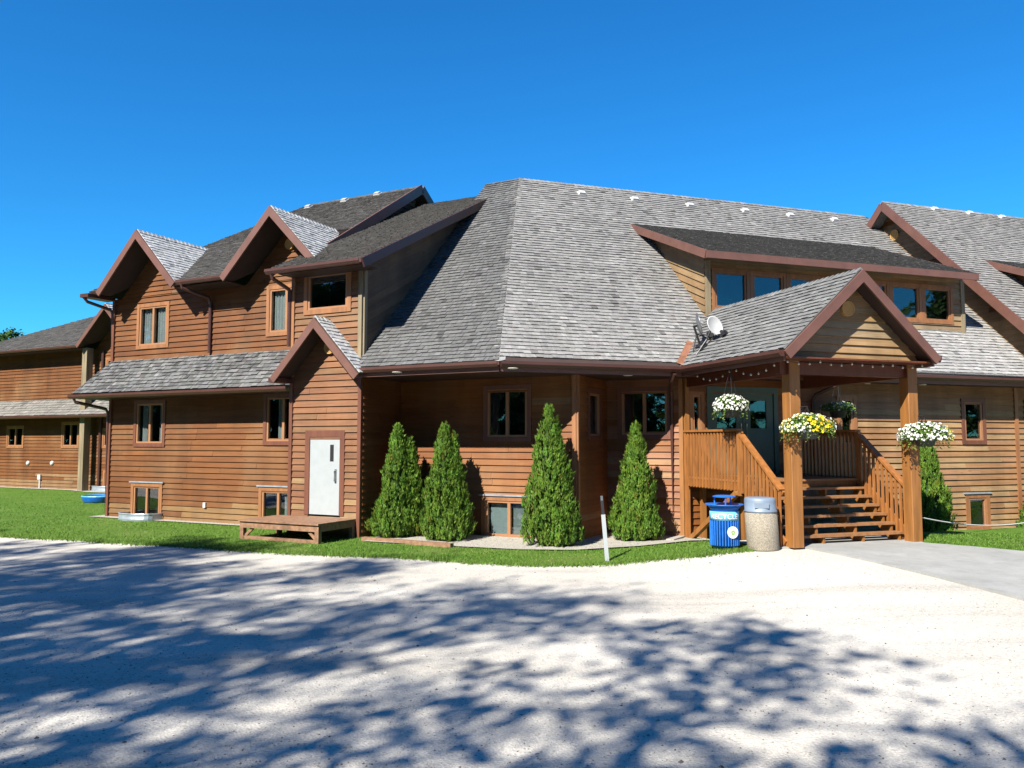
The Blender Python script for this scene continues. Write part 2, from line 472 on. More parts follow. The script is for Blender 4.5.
# pale strips of stone along the foot of the walls
def strip(name, pts, lift):
    sheet(name, [p.xy.to_tuple() for p in pts], lift, 'pale_stone', 0.4)
strip('gravel_bed', [Lp(-20.45, 14.75), Lp(-12.8, 14.83), Lp(-12.8, 15.3), Lp(-20.45, 15.3)], 0.05)
strip('gravel_bed', [at(364, 543.5), at(452, 548.5), at(520, 552), at(575, 552.5), at(640, 548.5), at(690, 543.5), at(712, 543), Cp(9.6, 15.6), Lp(-4.5, 17.5), Lp(-6.2, 17.5), Lp(-6.3, 16), Lp(-10.9, 15.8)], 0.052)
strip('gravel_bed', [Cp(12.7, 15.05), Cp(24, 15.1), Cp(24, 15.7), Cp(12.7, 15.7)], 0.05)
strip('gravel_bed', [Lp(-45, 22.35), Lp(-32.3, 22.4), Lp(-30.6, 21.9), Lp(-28, 22), Lp(-28, 23), Lp(-45, 23)], 0.05)

# ------------------------------------------------------------------ shingle and siding courses
class Frame:
    def __init__(s, o, ex, ey):
        s.o, s.ex, s.ey = o, ex.normalized(), ey.normalized(); s.ez = s.ex.cross(s.ey).normalized()
    def p(s, x, y, o=0.0): return s.o + s.ex * x + s.ey * y + s.ez * o
    def q(s, w): d = w - s.o; return (d.dot(s.ex), d.dot(s.ey))
def courses(poly, h, openings=(), y0=None):
    ys = [p[1] for p in poly]; lo, hi = min(ys), max(ys)
    base = lo if y0 is None else y0
    i = math.floor((lo - base) / h + 1e-6)
    while base + i * h < hi - 1e-4:
        a, b_ = base + i * h, base + (i + 1) * h
        i += 1
        a_, t_ = max(a, lo) + 1e-5, min(b_, hi) - 1e-5
        if t_ - a_ < 0.01: continue
        xa, xb = scan(poly, a_), scan(poly, t_)
        if len(xa) < 2 or len(xb) < 2: continue
        segs = [((xa[0], xa[-1]), (xb[0], xb[-1]))]
        mid = (a_ + t_) / 2
        for (x0, x1, z0, z1) in openings:
            if z0 < mid < z1:
                out = []
                for (l0, r0), (l1, r1) in segs:
                    if x1 <= max(l0, l1) or x0 >= min(r0, r1): out.append(((l0, r0), (l1, r1))); continue
                    if x0 > max(l0, l1): out.append(((l0, x0), (l1, x0)))
                    if x1 < min(r0, r1): out.append(((x1, r0), (x1, r1)))
                segs = out
        for s in segs:
            yield (i - 1, a_, t_, s[0][0], s[0][1], s[1][0], s[1][1])
def cl(x, a, b_): return min(max(x, a), b_)
def vary(c, rnd, amt):
    k = 1 + rnd.uniform(-amt, amt)
    return tuple(max(0.004, x * k * (1 + rnd.uniform(-amt, amt) * 0.10)) for x in c)
RND = random.Random(11)
def shingles(fr, poly, h, tint, amt=0.2, wid=(0.09, 0.19), thick=(0.020, 0.036), wash=None):
    mb = MB(); rnd = RND
    for (i, a, b_, la, ra, lb, rb) in courses(poly, h):
        x = min(la, lb) - rnd.uniform(0, 0.1)
        end = max(ra, rb)
        rowk = 1 + rnd.uniform(-0.05, 0.05)
        while x < end:
            w = rnd.uniform(*wid)
            x0, x1 = x + 0.003, x + w - 0.003
            x += w
            B0, B1, T0, T1 = cl(x0, la, ra), cl(x1, la, ra), cl(x0, lb, rb), cl(x1, lb, rb)
            if B1 - B0 + T1 - T0 < 0.01: continue
            th = rnd.uniform(*thick); dy = rnd.uniform(-0.012, 0.004)
            up = b_ + h * 0.25
            vs = [fr.p(B0, a + dy, th + .004), fr.p(B1, a + dy, th + .004), fr.p(T1, up, 0.004), fr.p(T0, up, 0.004), fr.p(B0, a + dy, -.002), fr.p(B1, a + dy, -.002)]
            c = vary(tint, rnd, amt)
            r = rnd.random()
            if r < 0.025: c = tuple(q * 0.6 for q in c)
            elif r > 0.95: c = tuple(q * 1.22 for q in c)
            c = tuple(q * rowk for q in c)
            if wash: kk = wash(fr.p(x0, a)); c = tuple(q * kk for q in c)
            rx, ry = rnd.uniform(0, 50), rnd.uniform(0, 50)
            bcs = [(rx, ry, 0), (rx + w, ry, 0), (rx + w, ry + h, 0), (rx, ry + h, 0), (rx, ry, 0), (rx + w, ry, 0)]
            mb.add(vs, [(0, 1, 2, 3), (4, 5, 1, 0), (4, 0, 3), (5, 2, 1)], c, bcs)
    return mb
def roof(parent, pts, along, tint, h=0.125, thick=0.1, name='roof', amt=0.13, geo=True, wid=(0.09, 0.19), th=(0.020, 0.036), wash=None):
    """one roof plane: boards under it and the shingles on it. pts: 3D polygon"""
    nrm = V((0, 0, 0))
    for i in range(len(pts)): nrm += pts[i].cross(pts[(i + 1) % len(pts)])
    nrm.normalize()
    if nrm.z < 0: nrm = -nrm
    ex = along.normalized(); ey = nrm.cross(ex).normalized()
    if ey.z < 0: ex, ey = -ex, -ey
    fr = Frame(pts[0], ex, ey)
    poly = [fr.q(p) for p in pts]
    d = MB(); d.prism(pts, -nrm * thick)
    if not geo: d.t = [tint] * len(d.v); d.b = [(p[0], p[1], 0) for p in d.v]
    deck = d.build(name, 'roof_board' if geo else 'shingle', parent)
    if geo:
        s = shingles(fr, poly, h, tint, amt, wid, th, wash)
        tag(s.build('shingles', 'shingle', deck), kind='stuff')
    return deck, fr
BOARDS = {}      # thing name -> list of (pixel size, MB, wall object, origin)
def project(p):
    d = p - V((0, 0, CAM_H)); fw = V((0, math.cos(PITCH), math.sin(PITCH))); up = V((0, -math.sin(PITCH), math.cos(PITCH)))
    z = d.dot(fw)
    if z < 0.1: return None
    return 512 + FPX * d.x / z, 384 - FPX * d.dot(up) / z, z
def board(fr, xa0, xa1, ya, xb0, xb1, yb, tint, rnd, t0=0.038, t1=0.004):
    mb = MB()
    sag = rnd.uniform(-0.004, 0.004)
    vs = [fr.p(xa0, ya + sag, t0), fr.p(xa1, ya + rnd.uniform(-.004, .004), t0 + rnd.uniform(-.003, .006)), fr.p(xb1, yb + 0.012, t1), fr.p(xb0, yb + 0.012, t1),
          fr.p(xa0, ya + sag, -0.004), fr.p(xa1, ya, -0.004), fr.p(xb1, yb + .012, -0.004), fr.p(xb0, yb + .012, -0.004)]
    fs = [(0, 1, 2, 3), (5, 4, 7, 6), (4, 5, 1, 0), (1, 5, 6, 2), (2, 6, 7, 3), (3, 7, 4, 0)]
    rx, ry = rnd.uniform(0, 60), rnd.uniform(0, 60); L_ = max(xa1, xb1) - min(xa0, xb0); H_ = yb - ya
    bb = [(rx, ry, 0), (rx + L_, ry, 0), (rx + L_, ry + H_, 0), (rx, ry + H_, 0)]
    mb.add(vs, fs, tint, bb + bb)
    return mb
def siding(thing, fr, polys, tints, h=0.145, openings=(), y0=0.0, split=(1.6, 4.2), amt=0.075, wall_name='wall', low=None):
    """lapped boards on a wall; polys: convex 2D polygons in the wall's frame. tints: list of (weight, colour)"""
    rnd = RND
    sh = MB(); items = []
    for poly in polys:
        for (i, a, b_, la, ra, lb, rb) in courses(poly, h, openings, y0):
            sh.add([fr.p(la, a, -.005), fr.p(ra, a, -.005), fr.p(rb, b_, -.005), fr.p(lb, b_, -.005), fr.p(la, a, -.06), fr.p(ra, a, -.06), fr.p(rb, b_, -.06), fr.p(lb, b_, -.06)],
                   [(0, 1, 2, 3), (5, 4, 7, 6), (4, 5, 1, 0), (1, 5, 6, 2), (2, 6, 7, 3), (3, 7, 4, 0)])
            lo, hi = min(la, lb), max(ra, rb)
            cuts = [lo]; x = lo + rnd.uniform(0.5, split[1])
            while x < hi - 0.5:
                cuts.append(x); x += rnd.uniform(*split)
            cuts.append(hi)
            for j in range(len(cuts) - 1):
                x0, x1 = cuts[j] + (0.002 if j else 0), cuts[j + 1] - (0.002 if j < len(cuts) - 2 else 0)
                r = rnd.random() * sum(w for w, _ in tints)
                for w, c in tints:
                    r -= w
                    if r <= 0: break
                if low and a < low[0] and rnd.random() < 0.75 * (1 - a / low[0]) + 0.15: c = low[1]
                a0, a1, b0, b1 = cl(x0, la, ra), cl(x1, la, ra), cl(x0, lb, rb), cl(x1, lb, rb)
                if a1 - a0 + b1 - b0 < 0.03: continue
                mb = board(fr, a0, a1, a, b0, b1, b_, vary(c, rnd, amt), rnd)
                items.append((mb, fr.p((a0 + a1) / 2, a), x1 - x0))
    wall = sh.build(wall_name, 'soffit', thing)
    for mb, cpt, ln in items:
        q = project(cpt)
        size = 0
        if q and -60 < q[0] < 1084 and -40 < q[1] < 800: size = ln / q[2] * (h / q[2]) ** 0.5
        BOARDS.setdefault(thing.name, []).append((size, mb, wall))
    return wall
def finish_boards(thing, limit):
    lst = sorted(BOARDS.get(thing.name, []), key=lambda x: -x[0])
    rest = {}
    for i, (s, mb, wall) in enumerate(lst):
        if i < limit and s > 0: mb.build('siding_board', 'siding', wall)
        else: rest.setdefault(wall.name, (wall, MB()))[1].add([V(p) for p in mb.v], mb.f, mb.t[0], mb.b)
    for wall, mb in rest.values():
        tag(mb.build('siding_rest', 'siding', wall), kind='stuff')

# ------------------------------------------------------------------ windows and trim
def window(thing, fr, x0, x1, y0, y1, panes=2, trim='trim', tw=0.10, curtain=None, head=False, sashmat='sash', name='window', depth=0.6):
    """x0..x1, y0..y1: the framed sash; the casing lies outside it"""
    t = MB()
    def b(mb, a0, a1, c0, c1, o0, o1): mb.box(fr.p(a0, c0, o0), fr.ex * (a1 - a0), fr.ey * (c1 - c0), fr.ez * (o1 - o0))
    b(t, x0 - tw, x0, y0 - tw, y1 + tw, -.01, .048); b(t, x1, x1 + tw, y0 - tw, y1 + tw, -.01, .048)
    b(t, x0, x1, y1, y1 + tw, -.01, .046); b(t, x0, x1, y0 - tw, y0, -.01, .052)
    w = t.build(name, trim, thing)
    f = MB(); sw = 0.045
    pw = (x1 - x0) / panes
    cells = []
    b(f, x0, x1, y0, y0 + sw, -.05, .03); b(f, x0, x1, y1 - sw, y1, -.05, .03)
    for i in range(panes + 1):
        cx = x0 + pw * i
        l, r = cx - sw * 0.8, cx + sw * 0.8
        if i == 0: l, r = x0, x0 + sw * 1.2
        if i == panes: l, r = x1 - sw * 1.2, x1
        b(f, l, r, y0 + sw, y1 - sw, -.05, .028)
        if i < panes: cells.append([r, None])
        if i > 0: cells[i - 1][1] = l
    f.build('sash', sashmat, w)
    for (l, r) in cells:
        p = MB(); b(p, l, r, y0 + sw, y1 - sw, -.018, -.012); p.build('pane', 'glass', w)
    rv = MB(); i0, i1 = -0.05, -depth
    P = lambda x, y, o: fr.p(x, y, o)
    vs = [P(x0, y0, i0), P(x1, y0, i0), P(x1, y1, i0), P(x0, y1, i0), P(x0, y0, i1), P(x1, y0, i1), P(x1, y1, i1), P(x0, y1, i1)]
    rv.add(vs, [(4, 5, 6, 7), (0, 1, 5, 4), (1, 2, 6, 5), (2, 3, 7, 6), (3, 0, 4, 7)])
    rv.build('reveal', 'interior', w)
    if curtain:
        for (k0, k1, mat) in curtain:
            c = MB(); a0, a1 = x0 + (x1 - x0) * k0, x0 + (x1 - x0) * k1
            n_ = max(2, int((a1 - a0) / 0.02)); vs = []; fs = []
            amp = 0.02 if mat == 'curtain' else 0.0
            for i in range(n_ + 1):
                xx = a0 + (a1 - a0) * i / n_; o = -0.10 + amp * math.sin(i * 1.3)
                vs += [P(xx, y0 + .03, o), P(xx, y1 - .03, o)]
            fs = [(2 * i, 2 * i + 2, 2 * i + 3, 2 * i + 1) for i in range(n_)]
            c.add(vs, fs); c.build('curtain' if mat == 'curtain' else 'blind', mat, w)
    if head:
        hd = MB(); b(hd, x0 - tw - .05, x1 + tw + .05, y1 + tw, y1 + tw + .035, -.01, .075); hd.build('drip_cap', 'galvanised', w)
    return w
def post(thing, a, b_, w, d, mat, name='corner_board', up=N):
    mb = MB(); mb.bar(a, b_, w, d, up); return mb.build(name, mat, thing)
def gutter(parent, a, b_, out):
    """open gutter hung along a..b, out: horizontal direction away from the wall"""
    prof = [(0, 0.06), (0.0, -0.055), (0.075, -0.055), (0.115, 0.0), (0.115, 0.055), (0.10, 0.055), (0.10, 0.0), (0.07, -0.042), (0.014, -0.042), (0.014, 0.06)]
    mb = MB(); k = len(prof)
    vs = [a + out * x + Z * z for x, z in prof] + [b_ + out * x + Z * z for x, z in prof]
    fs = [(i, (i + 1) % k, (i + 1) % k + k, i + k) for i in range(k)] + [tuple(range(k))[::-1], tuple(range(k, 2 * k))]
    mb.add(vs, fs)
    return mb.build('gutter', 'gutter', parent)
def downspout(parent, pts, r=0.045, mat='gutter'):
    mb = MB(); mb.tube(pts, r, 8); return mb.build('downspout', mat, parent)
def fascia(parent, a, b_, h=0.2, t=0.04, up=Z, mat='fascia', off=(0, 0), name='fascia'):
    mb = MB(); mb.bar(a, b_, t, h, up, off); return mb.build(name, mat, parent)
def caps(parent, a, b_, tint, step=0.14, w=0.13, nl=None, nr=None):
    """overlapping cap shingles along a ridge or hip; nl, nr: directions down either side"""
    mb = MB(); d = b_ - a; L_ = d.length; d.normalize(); k = int(L_ / step)
    for i in range(k):
        p = a + d * (i * step); q = a + d * ((i + 1.3) * step)
        c = vary(tint, RND, 0.25)
        up = (-(nl + nr)).normalized()
        for s in (nl, nr):
            o = up * 0.045; o2 = up * 0.022
            vs = [p + o, q + o2, q + s * w + o2, p + s * w + o, p, p + s * w]
            fs = [(0, 1, 2, 3), (4, 0, 3, 5), (5, 3, 2)]
            mb.add(vs, fs, c, [(RND.uniform(0, 9), RND.uniform(0, 9), 0)] * 6)
    o = mb.build('ridge_caps', 'shingle', parent)
    return tag(o, kind='stuff')
def round_vent(parent, c, nrm, r=0.13):
    mb = MB(); mb.lathe(c, [(r, -0.02), (r, 0.05), (r * 0.86, 0.05), (r * 0.84, 0.035), (0.001, 0.035)], 20, nrm)
    x = nrm.cross(Z).normalized()
    for i in range(-3, 4):
        w = math.sqrt(max(0.02, 1 - (i / 4) ** 2)) * r * 0.8
        mb.cbox(c + Z * (i * r * 0.22) + nrm * 0.042, w * 2, 0.012, 0.014, x, nrm, Z)
    return mb.build('gable_vent', 'vent_tan', parent)
plain('vent_tan', (0.4292, 0.2442, 0.0740), 0.6, var=0.1)

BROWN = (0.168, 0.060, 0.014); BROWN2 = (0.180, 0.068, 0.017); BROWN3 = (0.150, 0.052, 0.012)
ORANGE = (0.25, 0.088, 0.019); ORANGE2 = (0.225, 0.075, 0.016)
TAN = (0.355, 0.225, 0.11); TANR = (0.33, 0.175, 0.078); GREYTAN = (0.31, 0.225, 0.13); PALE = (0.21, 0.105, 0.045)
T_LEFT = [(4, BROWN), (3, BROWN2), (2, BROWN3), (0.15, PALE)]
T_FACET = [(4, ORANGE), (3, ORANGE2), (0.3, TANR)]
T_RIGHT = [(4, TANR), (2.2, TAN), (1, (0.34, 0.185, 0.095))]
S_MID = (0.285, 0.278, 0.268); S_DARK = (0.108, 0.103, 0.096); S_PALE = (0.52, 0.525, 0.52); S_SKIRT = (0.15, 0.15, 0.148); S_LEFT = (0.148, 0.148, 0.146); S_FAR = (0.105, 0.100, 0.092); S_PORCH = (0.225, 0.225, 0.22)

# ================================================================== the lodge
lodge = tag(empty('lodge', Lp(-9, 18, 0)), 'large brown cedar sided lodge with grey shingle roofs filling the picture', 'building')
XL = U                                         # along the left wing
wallL = lambda n_: Frame(Lp(0, n_, 0), U, Z)    # front walls of the left wing
wallC = lambda m_: Frame(Cp(0, m_, 0), UC, Z)
EZ, PIT = 3.70, 0.97                           # eave height and pitch of the big roof
NE, ME = 13.9, 14.93
UE, CE = -7.22, 4.73                           # the eave corner
APU, APC, RN, RM, RZ = -9.70, 7.21, NE + 5.99, ME + 5.99, EZ + 5.99 * PIT

# --- left wing walls
fw = wallL(15.1)
op = [(-19.04, -17.97, 4.75, 5.81), (-14.3, -13.23, 4.83, 5.91), (-19.03, -18.0, 2.07, 3.14), (-14.32, -13.25, 2.12, 3.2), (-19.05, -18.03, 0.06, 0.9), (-14.42, -13.38, 0.08, 0.9)]
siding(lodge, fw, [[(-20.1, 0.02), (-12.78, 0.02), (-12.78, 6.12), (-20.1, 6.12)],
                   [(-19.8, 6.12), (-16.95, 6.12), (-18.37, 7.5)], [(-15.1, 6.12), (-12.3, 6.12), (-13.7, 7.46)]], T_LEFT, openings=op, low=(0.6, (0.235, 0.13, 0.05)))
cur = lambda *a: list(a)
window(lodge, fw, *op[0], curtain=[(0.05, 0.3, 'curtain'), (0.55, 0.9, 'curtain')])
window(lodge, fw, *op[1], curtain=[(0.05, 0.45, 'curtain')])
window(lodge, fw, *op[2], trim='trim_red', curtain=[(0.1, 0.3, 'curtain'), (0.75, 0.95, 'curtain')])
window(lodge, fw, *op[3], trim='trim_red', curtain=[(0.25, 0.45, 'curtain')])
window(lodge, fw, *op[4], head=True); window(lodge, fw, *op[5], head=True, curtain=[(0.6, 0.75, 'curtain')])
post(lodge, Lp(-20.08, 15.07, 0), Lp(-20.08, 15.07, 6.1), 0.09, 0.09, 'trim_red')
siding(lodge, Frame(Lp(-20.1, 0, 0), -N, Z), [[(-24.7, 0), (-15.1, 0), (-15.1, 6.1), (-24.7, 6.1)]], T_LEFT)
# --- skirt roof above the ground floor
sk, _ = roof(lodge, [Lp(-20.75, 14.35, 3.42), Lp(-12.78, 14.35, 3.42), Lp(-12.78, 15.12, 4.40), Lp(-20.1, 15.12, 4.40)], U, S_SKIRT, h=0.125, wid=(0.08, 0.2), th=(0.022, 0.045), amt=0.36)
roof(sk if False else lodge, [Lp(-20.75, 14.35, 3.42), Lp(-20.1, 15.12, 4.40), Lp(-20.1, 24, 4.40), Lp(-20.75, 24.7, 3.42)], N, S_SKIRT, h=0.17)
gutter(sk, Lp(-20.78, 14.34, 3.34), Lp(-12.8, 14.34, 3.34), -N)
m = MB(); m.prism([Lp(-20.72, 14.38, 3.29), Lp(-12.8, 14.38, 3.29), Lp(-12.8, 15.08, 3.29), Lp(-20.08, 15.08, 3.29)], Z * 0.03); m.build('soffit', 'soffit', sk)
m = MB(); m.prism([Lp(-20.72, 14.4, 3.29), Lp(-20.12, 15.08, 3.29), Lp(-20.12, 24, 3.29), Lp(-20.72, 24, 3.29)], Z * 0.03); m.build('soffit', 'soffit', sk)
# --- main roof of the left wing
WZ, WN, WS = 6.25, 14.45, 0.645
wz = lambda n_: WZ + (n_ - WN) * WS
VN = WN + (7.75 - WZ) / WS           # where the gable ridges run into the roof
hu = -20.35 + 2.95 * (VN - WN) / (RN - WN)
wr, _ = roof(lodge, [Lp(hu, VN, wz(VN)), Lp(-12.95, VN, wz(VN)), Lp(-12.95, RN, wz(RN)), Lp(-17.4, RN, wz(RN))], U, S_DARK, h=0.13)
roof(lodge, [Lp(-16.85, WN, WZ), Lp(-15.18, WN, WZ), Lp(-13.66, VN, wz(VN)), Lp(-18.35, VN, wz(VN))], U, S_DARK, h=0.13)
roof(lodge, [Lp(-20.35, WN, WZ), Lp(-19.9, WN, WZ), Lp(-18.35, VN, wz(VN)), Lp(hu, VN, wz(VN))], U, S_DARK, h=0.13)
roof(lodge, [Lp(-12.95, RN, wz(RN)), Lp(-17.4, RN, wz(RN)), Lp(-20.35, 25.35, WZ), Lp(-12.95, 25.35, WZ)], U, S_DARK, geo=False)
roof(lodge, [Lp(-20.35, WN, WZ), Lp(-17.4, RN, wz(RN)), Lp(-20.35, 25.35, WZ)], N, S_DARK, h=0.13)
gutter(wr, Lp(-17.1, WN - .01, WZ - .06), Lp(-15.2, WN - .01, WZ - .06), -N)
m = MB(); m.prism([Lp(-16.98, WN + .02, WZ - .16), Lp(-15.16, WN + .02, WZ - .16), Lp(-15.16, 15.08, WZ - .16), Lp(-16.98, 15.08, WZ - .16)], Z * 0.03); m.build('soffit', 'soffit', wr)
dn = (N * 1 + Z * WS).normalized()
caps(wr, Lp(-17.4, RN, wz(RN) + .0), Lp(-12.95, RN, wz(RN)), S_DARK, nl=-dn, nr=(N - Z * WS).normalized())
# right-hand rake of the wing's roof, standing above the tower roof
m = MB(); m.bar(Lp(-12.93, 15.6, wz(15.6) - .07), Lp(-12.93, RN, wz(RN) - .07), 0.05, 0.26); m.bar(Lp(-12.93, RN, wz(RN) - .07), Lp(-12.93, 25.3, WZ - .07), 0.05, 0.26); m.build('rake_board', 'fascia', wr)
siding(lodge, Frame(Lp(-13.2, 0, 0), N, Z), [[(15.9, 6.6), (RN, 8.6), (RN, wz(RN) - .1), (15.9, wz(15.9) - .1)]], [(1, BROWN3)], wall_name='wall')
def gable(u0, u1, zf, za, nf, nb_extra, deck_name='gable_roof', tint=S_PALE, foot_back=0.3, vent=True):
    uc_ = (u0 + u1) / 2; s = (za - zf) / (u1 - uc_)
    nb = WN + (za - WZ) / WS + 0.15
    fb = WN + (zf - WZ) / WS + foot_back
    parts = []
    for side, uf in ((-1, u0), (1, u1)):
        d, _ = roof(lodge, [Lp(uf, nf, zf), Lp(uc_, nf, za), Lp(uc_, nb, za), Lp(uf, fb, zf)], N, tint, h=0.12, name=deck_name, amt=0.16, th=(0.012, 0.024))
        rk = MB(); dirv = (Lp(uc_, nf, za) - Lp(uf, nf, zf)).normalized(); up = dirv.cross(N).normalized()
        if up.z < 0: up = -up
        a = Lp(uf, nf - .022, zf) - up * .075 - dirv * 0.02; b_ = Lp(uc_, nf - .022, za) - up * .075 + dirv * 0.10 * s * 0.9
        # mitred at the apex: clip the bar to the centre line
        h2 = 0.088
        lo1, lo2 = a - up * h2, a + up * h2
        def toc(p): return p + dirv * ((Lp(uc_, nf, 0) - p).dot(U) / dirv.dot(U))
        hi1, hi2 = toc(lo1), toc(lo2)
        rk.prism([lo1, hi1, hi2, lo2], -N * 0.04)
        rk.build('rake_board', 'fascia', d)
        parts.append(d)
    caps(parts[0], Lp(uc_, nf, za), Lp(uc_, nb, za), tint, nl=(U * 1 - Z * s).normalized(), nr=(-U - Z * s).normalized())
    return parts
g1 = gable(-19.85, -16.85, 6.2, 7.74, 14.36, 0)
g2 = gable(-15.22, -12.1, 6.2, 7.76, 14.36, 0)
round_vent(g2[0], Lp(-13.66, 15.06, 7.0), -N, 0.14); round_vent(g1[0], Lp(-18.37, 15.06, 7.05), -N, 0.14)
# boxed eave ends of the first gable
m = MB(); m.box(Lp(-20.45, 14.25, 6.08), U * 0.34, N * 0.85, Z * 0.1); m.build('eave_return', 'gutter', g1[0])
downspout(g1[0], [Lp(-20.36, 14.3, 6.1), Lp(-20.34, 14.4, 5.98), Lp(-20.16, 15.0, 5.82), Lp(-20.15, 15.06, 5.7), Lp(-20.15, 15.06, 4.5)])
downspout(wr, [Lp(-16.65, 14.36, 6.18), Lp(-16.65, 14.4, 6.05), Lp(-16.3, 14.95, 5.85), Lp(-16.3, 15.02, 5.7), Lp(-16.3, 15.02, 4.42)])
downspout(sk, [Lp(-20.6, 14.28, 3.32), Lp(-20.6, 14.34, 3.2), Lp(-20.15, 14.95, 3.02), Lp(-20.14, 15.02, 2.9), Lp(-20.14, 15.02, 0.1)])

# --- tower with the white door
ft = wallL(14.2)
opt = [(-12.3, -11.17, 5.11, 5.91), (-12.19, -11.28, 0.48, 2.24)]
siding(lodge, ft, [[(-12.75, 0.02), (-10.75, 0.02), (-10.75, 6.02), (-12.75, 6.02)]], [(3, (0.235, 0.105, 0.045)), (2, (0.21, 0.09, 0.04)), (1, PALE)], openings=opt, low=(1.4, (0.29, 0.18, 0.085)), split=(3, 5))
window(lodge, ft, *opt[0], panes=1, tw=0.11)
for x in (-12.72, -10.78): post(lodge, Lp(x, 14.175, 0.02), Lp(x, 14.175, 3.6), 0.09, 0.07, 'trim_red')
post(lodge, Lp(-12.72, 14.175, 3.6), Lp(-12.72, 14.175, 5.95), 0.09, 0.07, 'trim'); post(lodge, Lp(-10.80, 14.175, 3.9), Lp(-10.80, 14.175, 5.95), 0.10, 0.07, 'trim_old')
post(lodge, Lp(-10.73, 14.24, 3.95), Lp(-10.73, 14.24, 5.95), 0.10, 0.05, 'trim_old', up=U)
siding(lodge, Frame(Lp(-12.75, 0, 0), -N, Z), [[(-15.08, 0.02), (-14.2, 0.02), (-14.2, 6.0), (-15.08, 6.0)]], T_LEFT)
fc = Frame(Lp(-10.75, 0, 0), N, Z)
siding(lodge, fc, [[(14.22, 0.02), (15.66, 0.02), (15.66, 3.6), (14.22, 3.6)]], T_LEFT)
DS, DZ0, DN0 = 0.505, 6.0, 13.6
dz = lambda n_: DZ0 + (n_ - DN0) * DS
sl = V((N.x, N.y, DS)).normalized()
fs_ = Frame(Lp(-10.75, 14.2, 5.0), sl, (Z - sl * sl.z).normalized())
tri = [fs_.q(Lp(-10.75, a, b_)) for a, b_ in ((14.22, 3.95), (14.22, dz(14.22) - .12), (19.1, dz(19.1) - .12))]
siding(lodge, fs_, [tri], [(2, (0.175, 0.108, 0.058)), (1, (0.13, 0.082, 0.045))], split=(3, 6), y0=-3)
tr_, _ = roof(lodge, [Lp(-12.98, DN0, DZ0), Lp(-10.35, DN0, DZ0), Lp(-10.35, RN + .1, dz(RN + .1)), Lp(-12.98, RN + .1, dz(RN + .1))], U, S_DARK, h=0.13)
roof(lodge, [Lp(-10.35, RN + .1, dz(RN + .1)), Lp(-12.98, RN + .1, dz(RN + .1)), Lp(-12.98, 26, DZ0), Lp(-10.35, 26, DZ0)], U, S_DARK, geo=False)
gutter(tr_, Lp(-12.98, DN0 - .01, DZ0 - .06), Lp(-10.35, DN0 - .01, DZ0 - .06), -N)
m = MB(); m.bar(Lp(-10.33, DN0, DZ0 - .09), Lp(-10.33, 19.4, dz(19.4) - .09), 0.045, 0.2); m.build('rake_board', 'gutter', tr_)
m = MB(); m.prism([Lp(-12.7, DN0 + .03, DZ0 - .12), Lp(-10.37, DN0 + .03, DZ0 - .12), Lp(-10.37, 14.2, dz(14.2) - .12 - .3), Lp(-12.7, 14.2, dz(14.2) - .12 - .3)], Z * 0.02); m.build('soffit', 'soffit', tr_)
downspout(tr_, [Lp(-12.85, 13.55, 5.92), Lp(-12.85, 13.6, 5.8), Lp(-12.8, 14.1, 5.62), Lp(-12.8, 14.12, 5.5), Lp(-12.8, 14.12, 4.3)])
# little gable over the door
uA, zA, uf0, uf1, zF = -11.66, 4.84, -12.86, -10.46, 3.58
for uf in (uf0, uf1):
    d, _ = roof(lodge, [Lp(uf, 13.68, zF), Lp(uA, 13.68, zA), Lp(uA, 14.2, zA), Lp(uf, 14.2, zF)], N, S_PALE, h=0.12, name='gable_roof', amt=0.16, th=(0.012, 0.024))
    dirv = (Lp(uA, 13.68, zA) - Lp(uf, 13.68, zF)).normalized(); up = dirv.cross(N).normalized(); up = up if up.z > 0 else -up
    a = Lp(uf, 13.66, zF) - up * .09 - dirv * .05
    toc = lambda p: p + dirv * ((Lp(uA, 13.66, 0) - p).dot(U) / dirv.dot(U))
    rk = MB(); rk.prism([a - up * .08, toc(a - up * .08), toc(a + up * .08), a + up * .08], -N * 0.04); rk.build('rake_board', 'fascia', d)
    if uf == uf1:
        round_vent(d, Lp(-11.62, 14.165, 4.22), -N, 0.15)
    else:
        m = MB(); m.box(Lp(uf - .12, 13.68, zF - .14), U * 0.3, N * 0.5, Z * 0.1); m.build('eave_return', 'gutter', d)
        caps(d, Lp(uA, 13.68, zA), Lp(uA, 14.2, zA), S_PALE, nl=(U - Z).normalized(), nr=(-U - Z).normalized())
# white door
dm = MB(); x0, x1, y0, y1 = opt[1]
def fbox(mb, fr, a0, a1, c0, c1, o0, o1): return mb.box(fr.p(a0, c0, o0), fr.ex * (a1 - a0), fr.ey * (c1 - c0), fr.ez * (o1 - o0))
fbox(dm, ft, x0 + .03, x1 - .03, y0 + .01, y1 - .03, -.03, .02)
door = dm.build('door', 'white_paint', lodge)
m = MB()
for a in ((x0 - .1, x0 + .028, y0, y1 + .12), (x1 - .028, x1 + .1, y0, y1 + .12), (x0 + .028, x1 - .028, y1 - .028, y1 + .12)): fbox(m, ft, *a, -.02, .045)
m.build('frame', 'trim_red', door)
m = MB(); fbox(m, ft, x1 - .31, x1 - .21, y0 + 1.19, y0 + 1.56, .005, .024); m.build('pane', 'dark_metal', door)
m = MB(); fbox(m, ft, x1 - .17, x1 - .12, y0 + .72, y0 + 1.02, .02, .034); m.tube([ft.p(x1 - .145, y0 + .75, .03), ft.p(x1 - .145, y0 + .76, .075), ft.p(x1 - .145, y0 + .98, .075), ft.p(x1 - .145, y0 + .99, .03)], .012); m.build('handle', 'steel', door)
m = MB()
for z in (.15, .85, 1.6): m.tube([ft.p(x0 + .02, y0 + z, .03), ft.p(x0 + .02, y0 + z + .1, .03)], .012, 6)
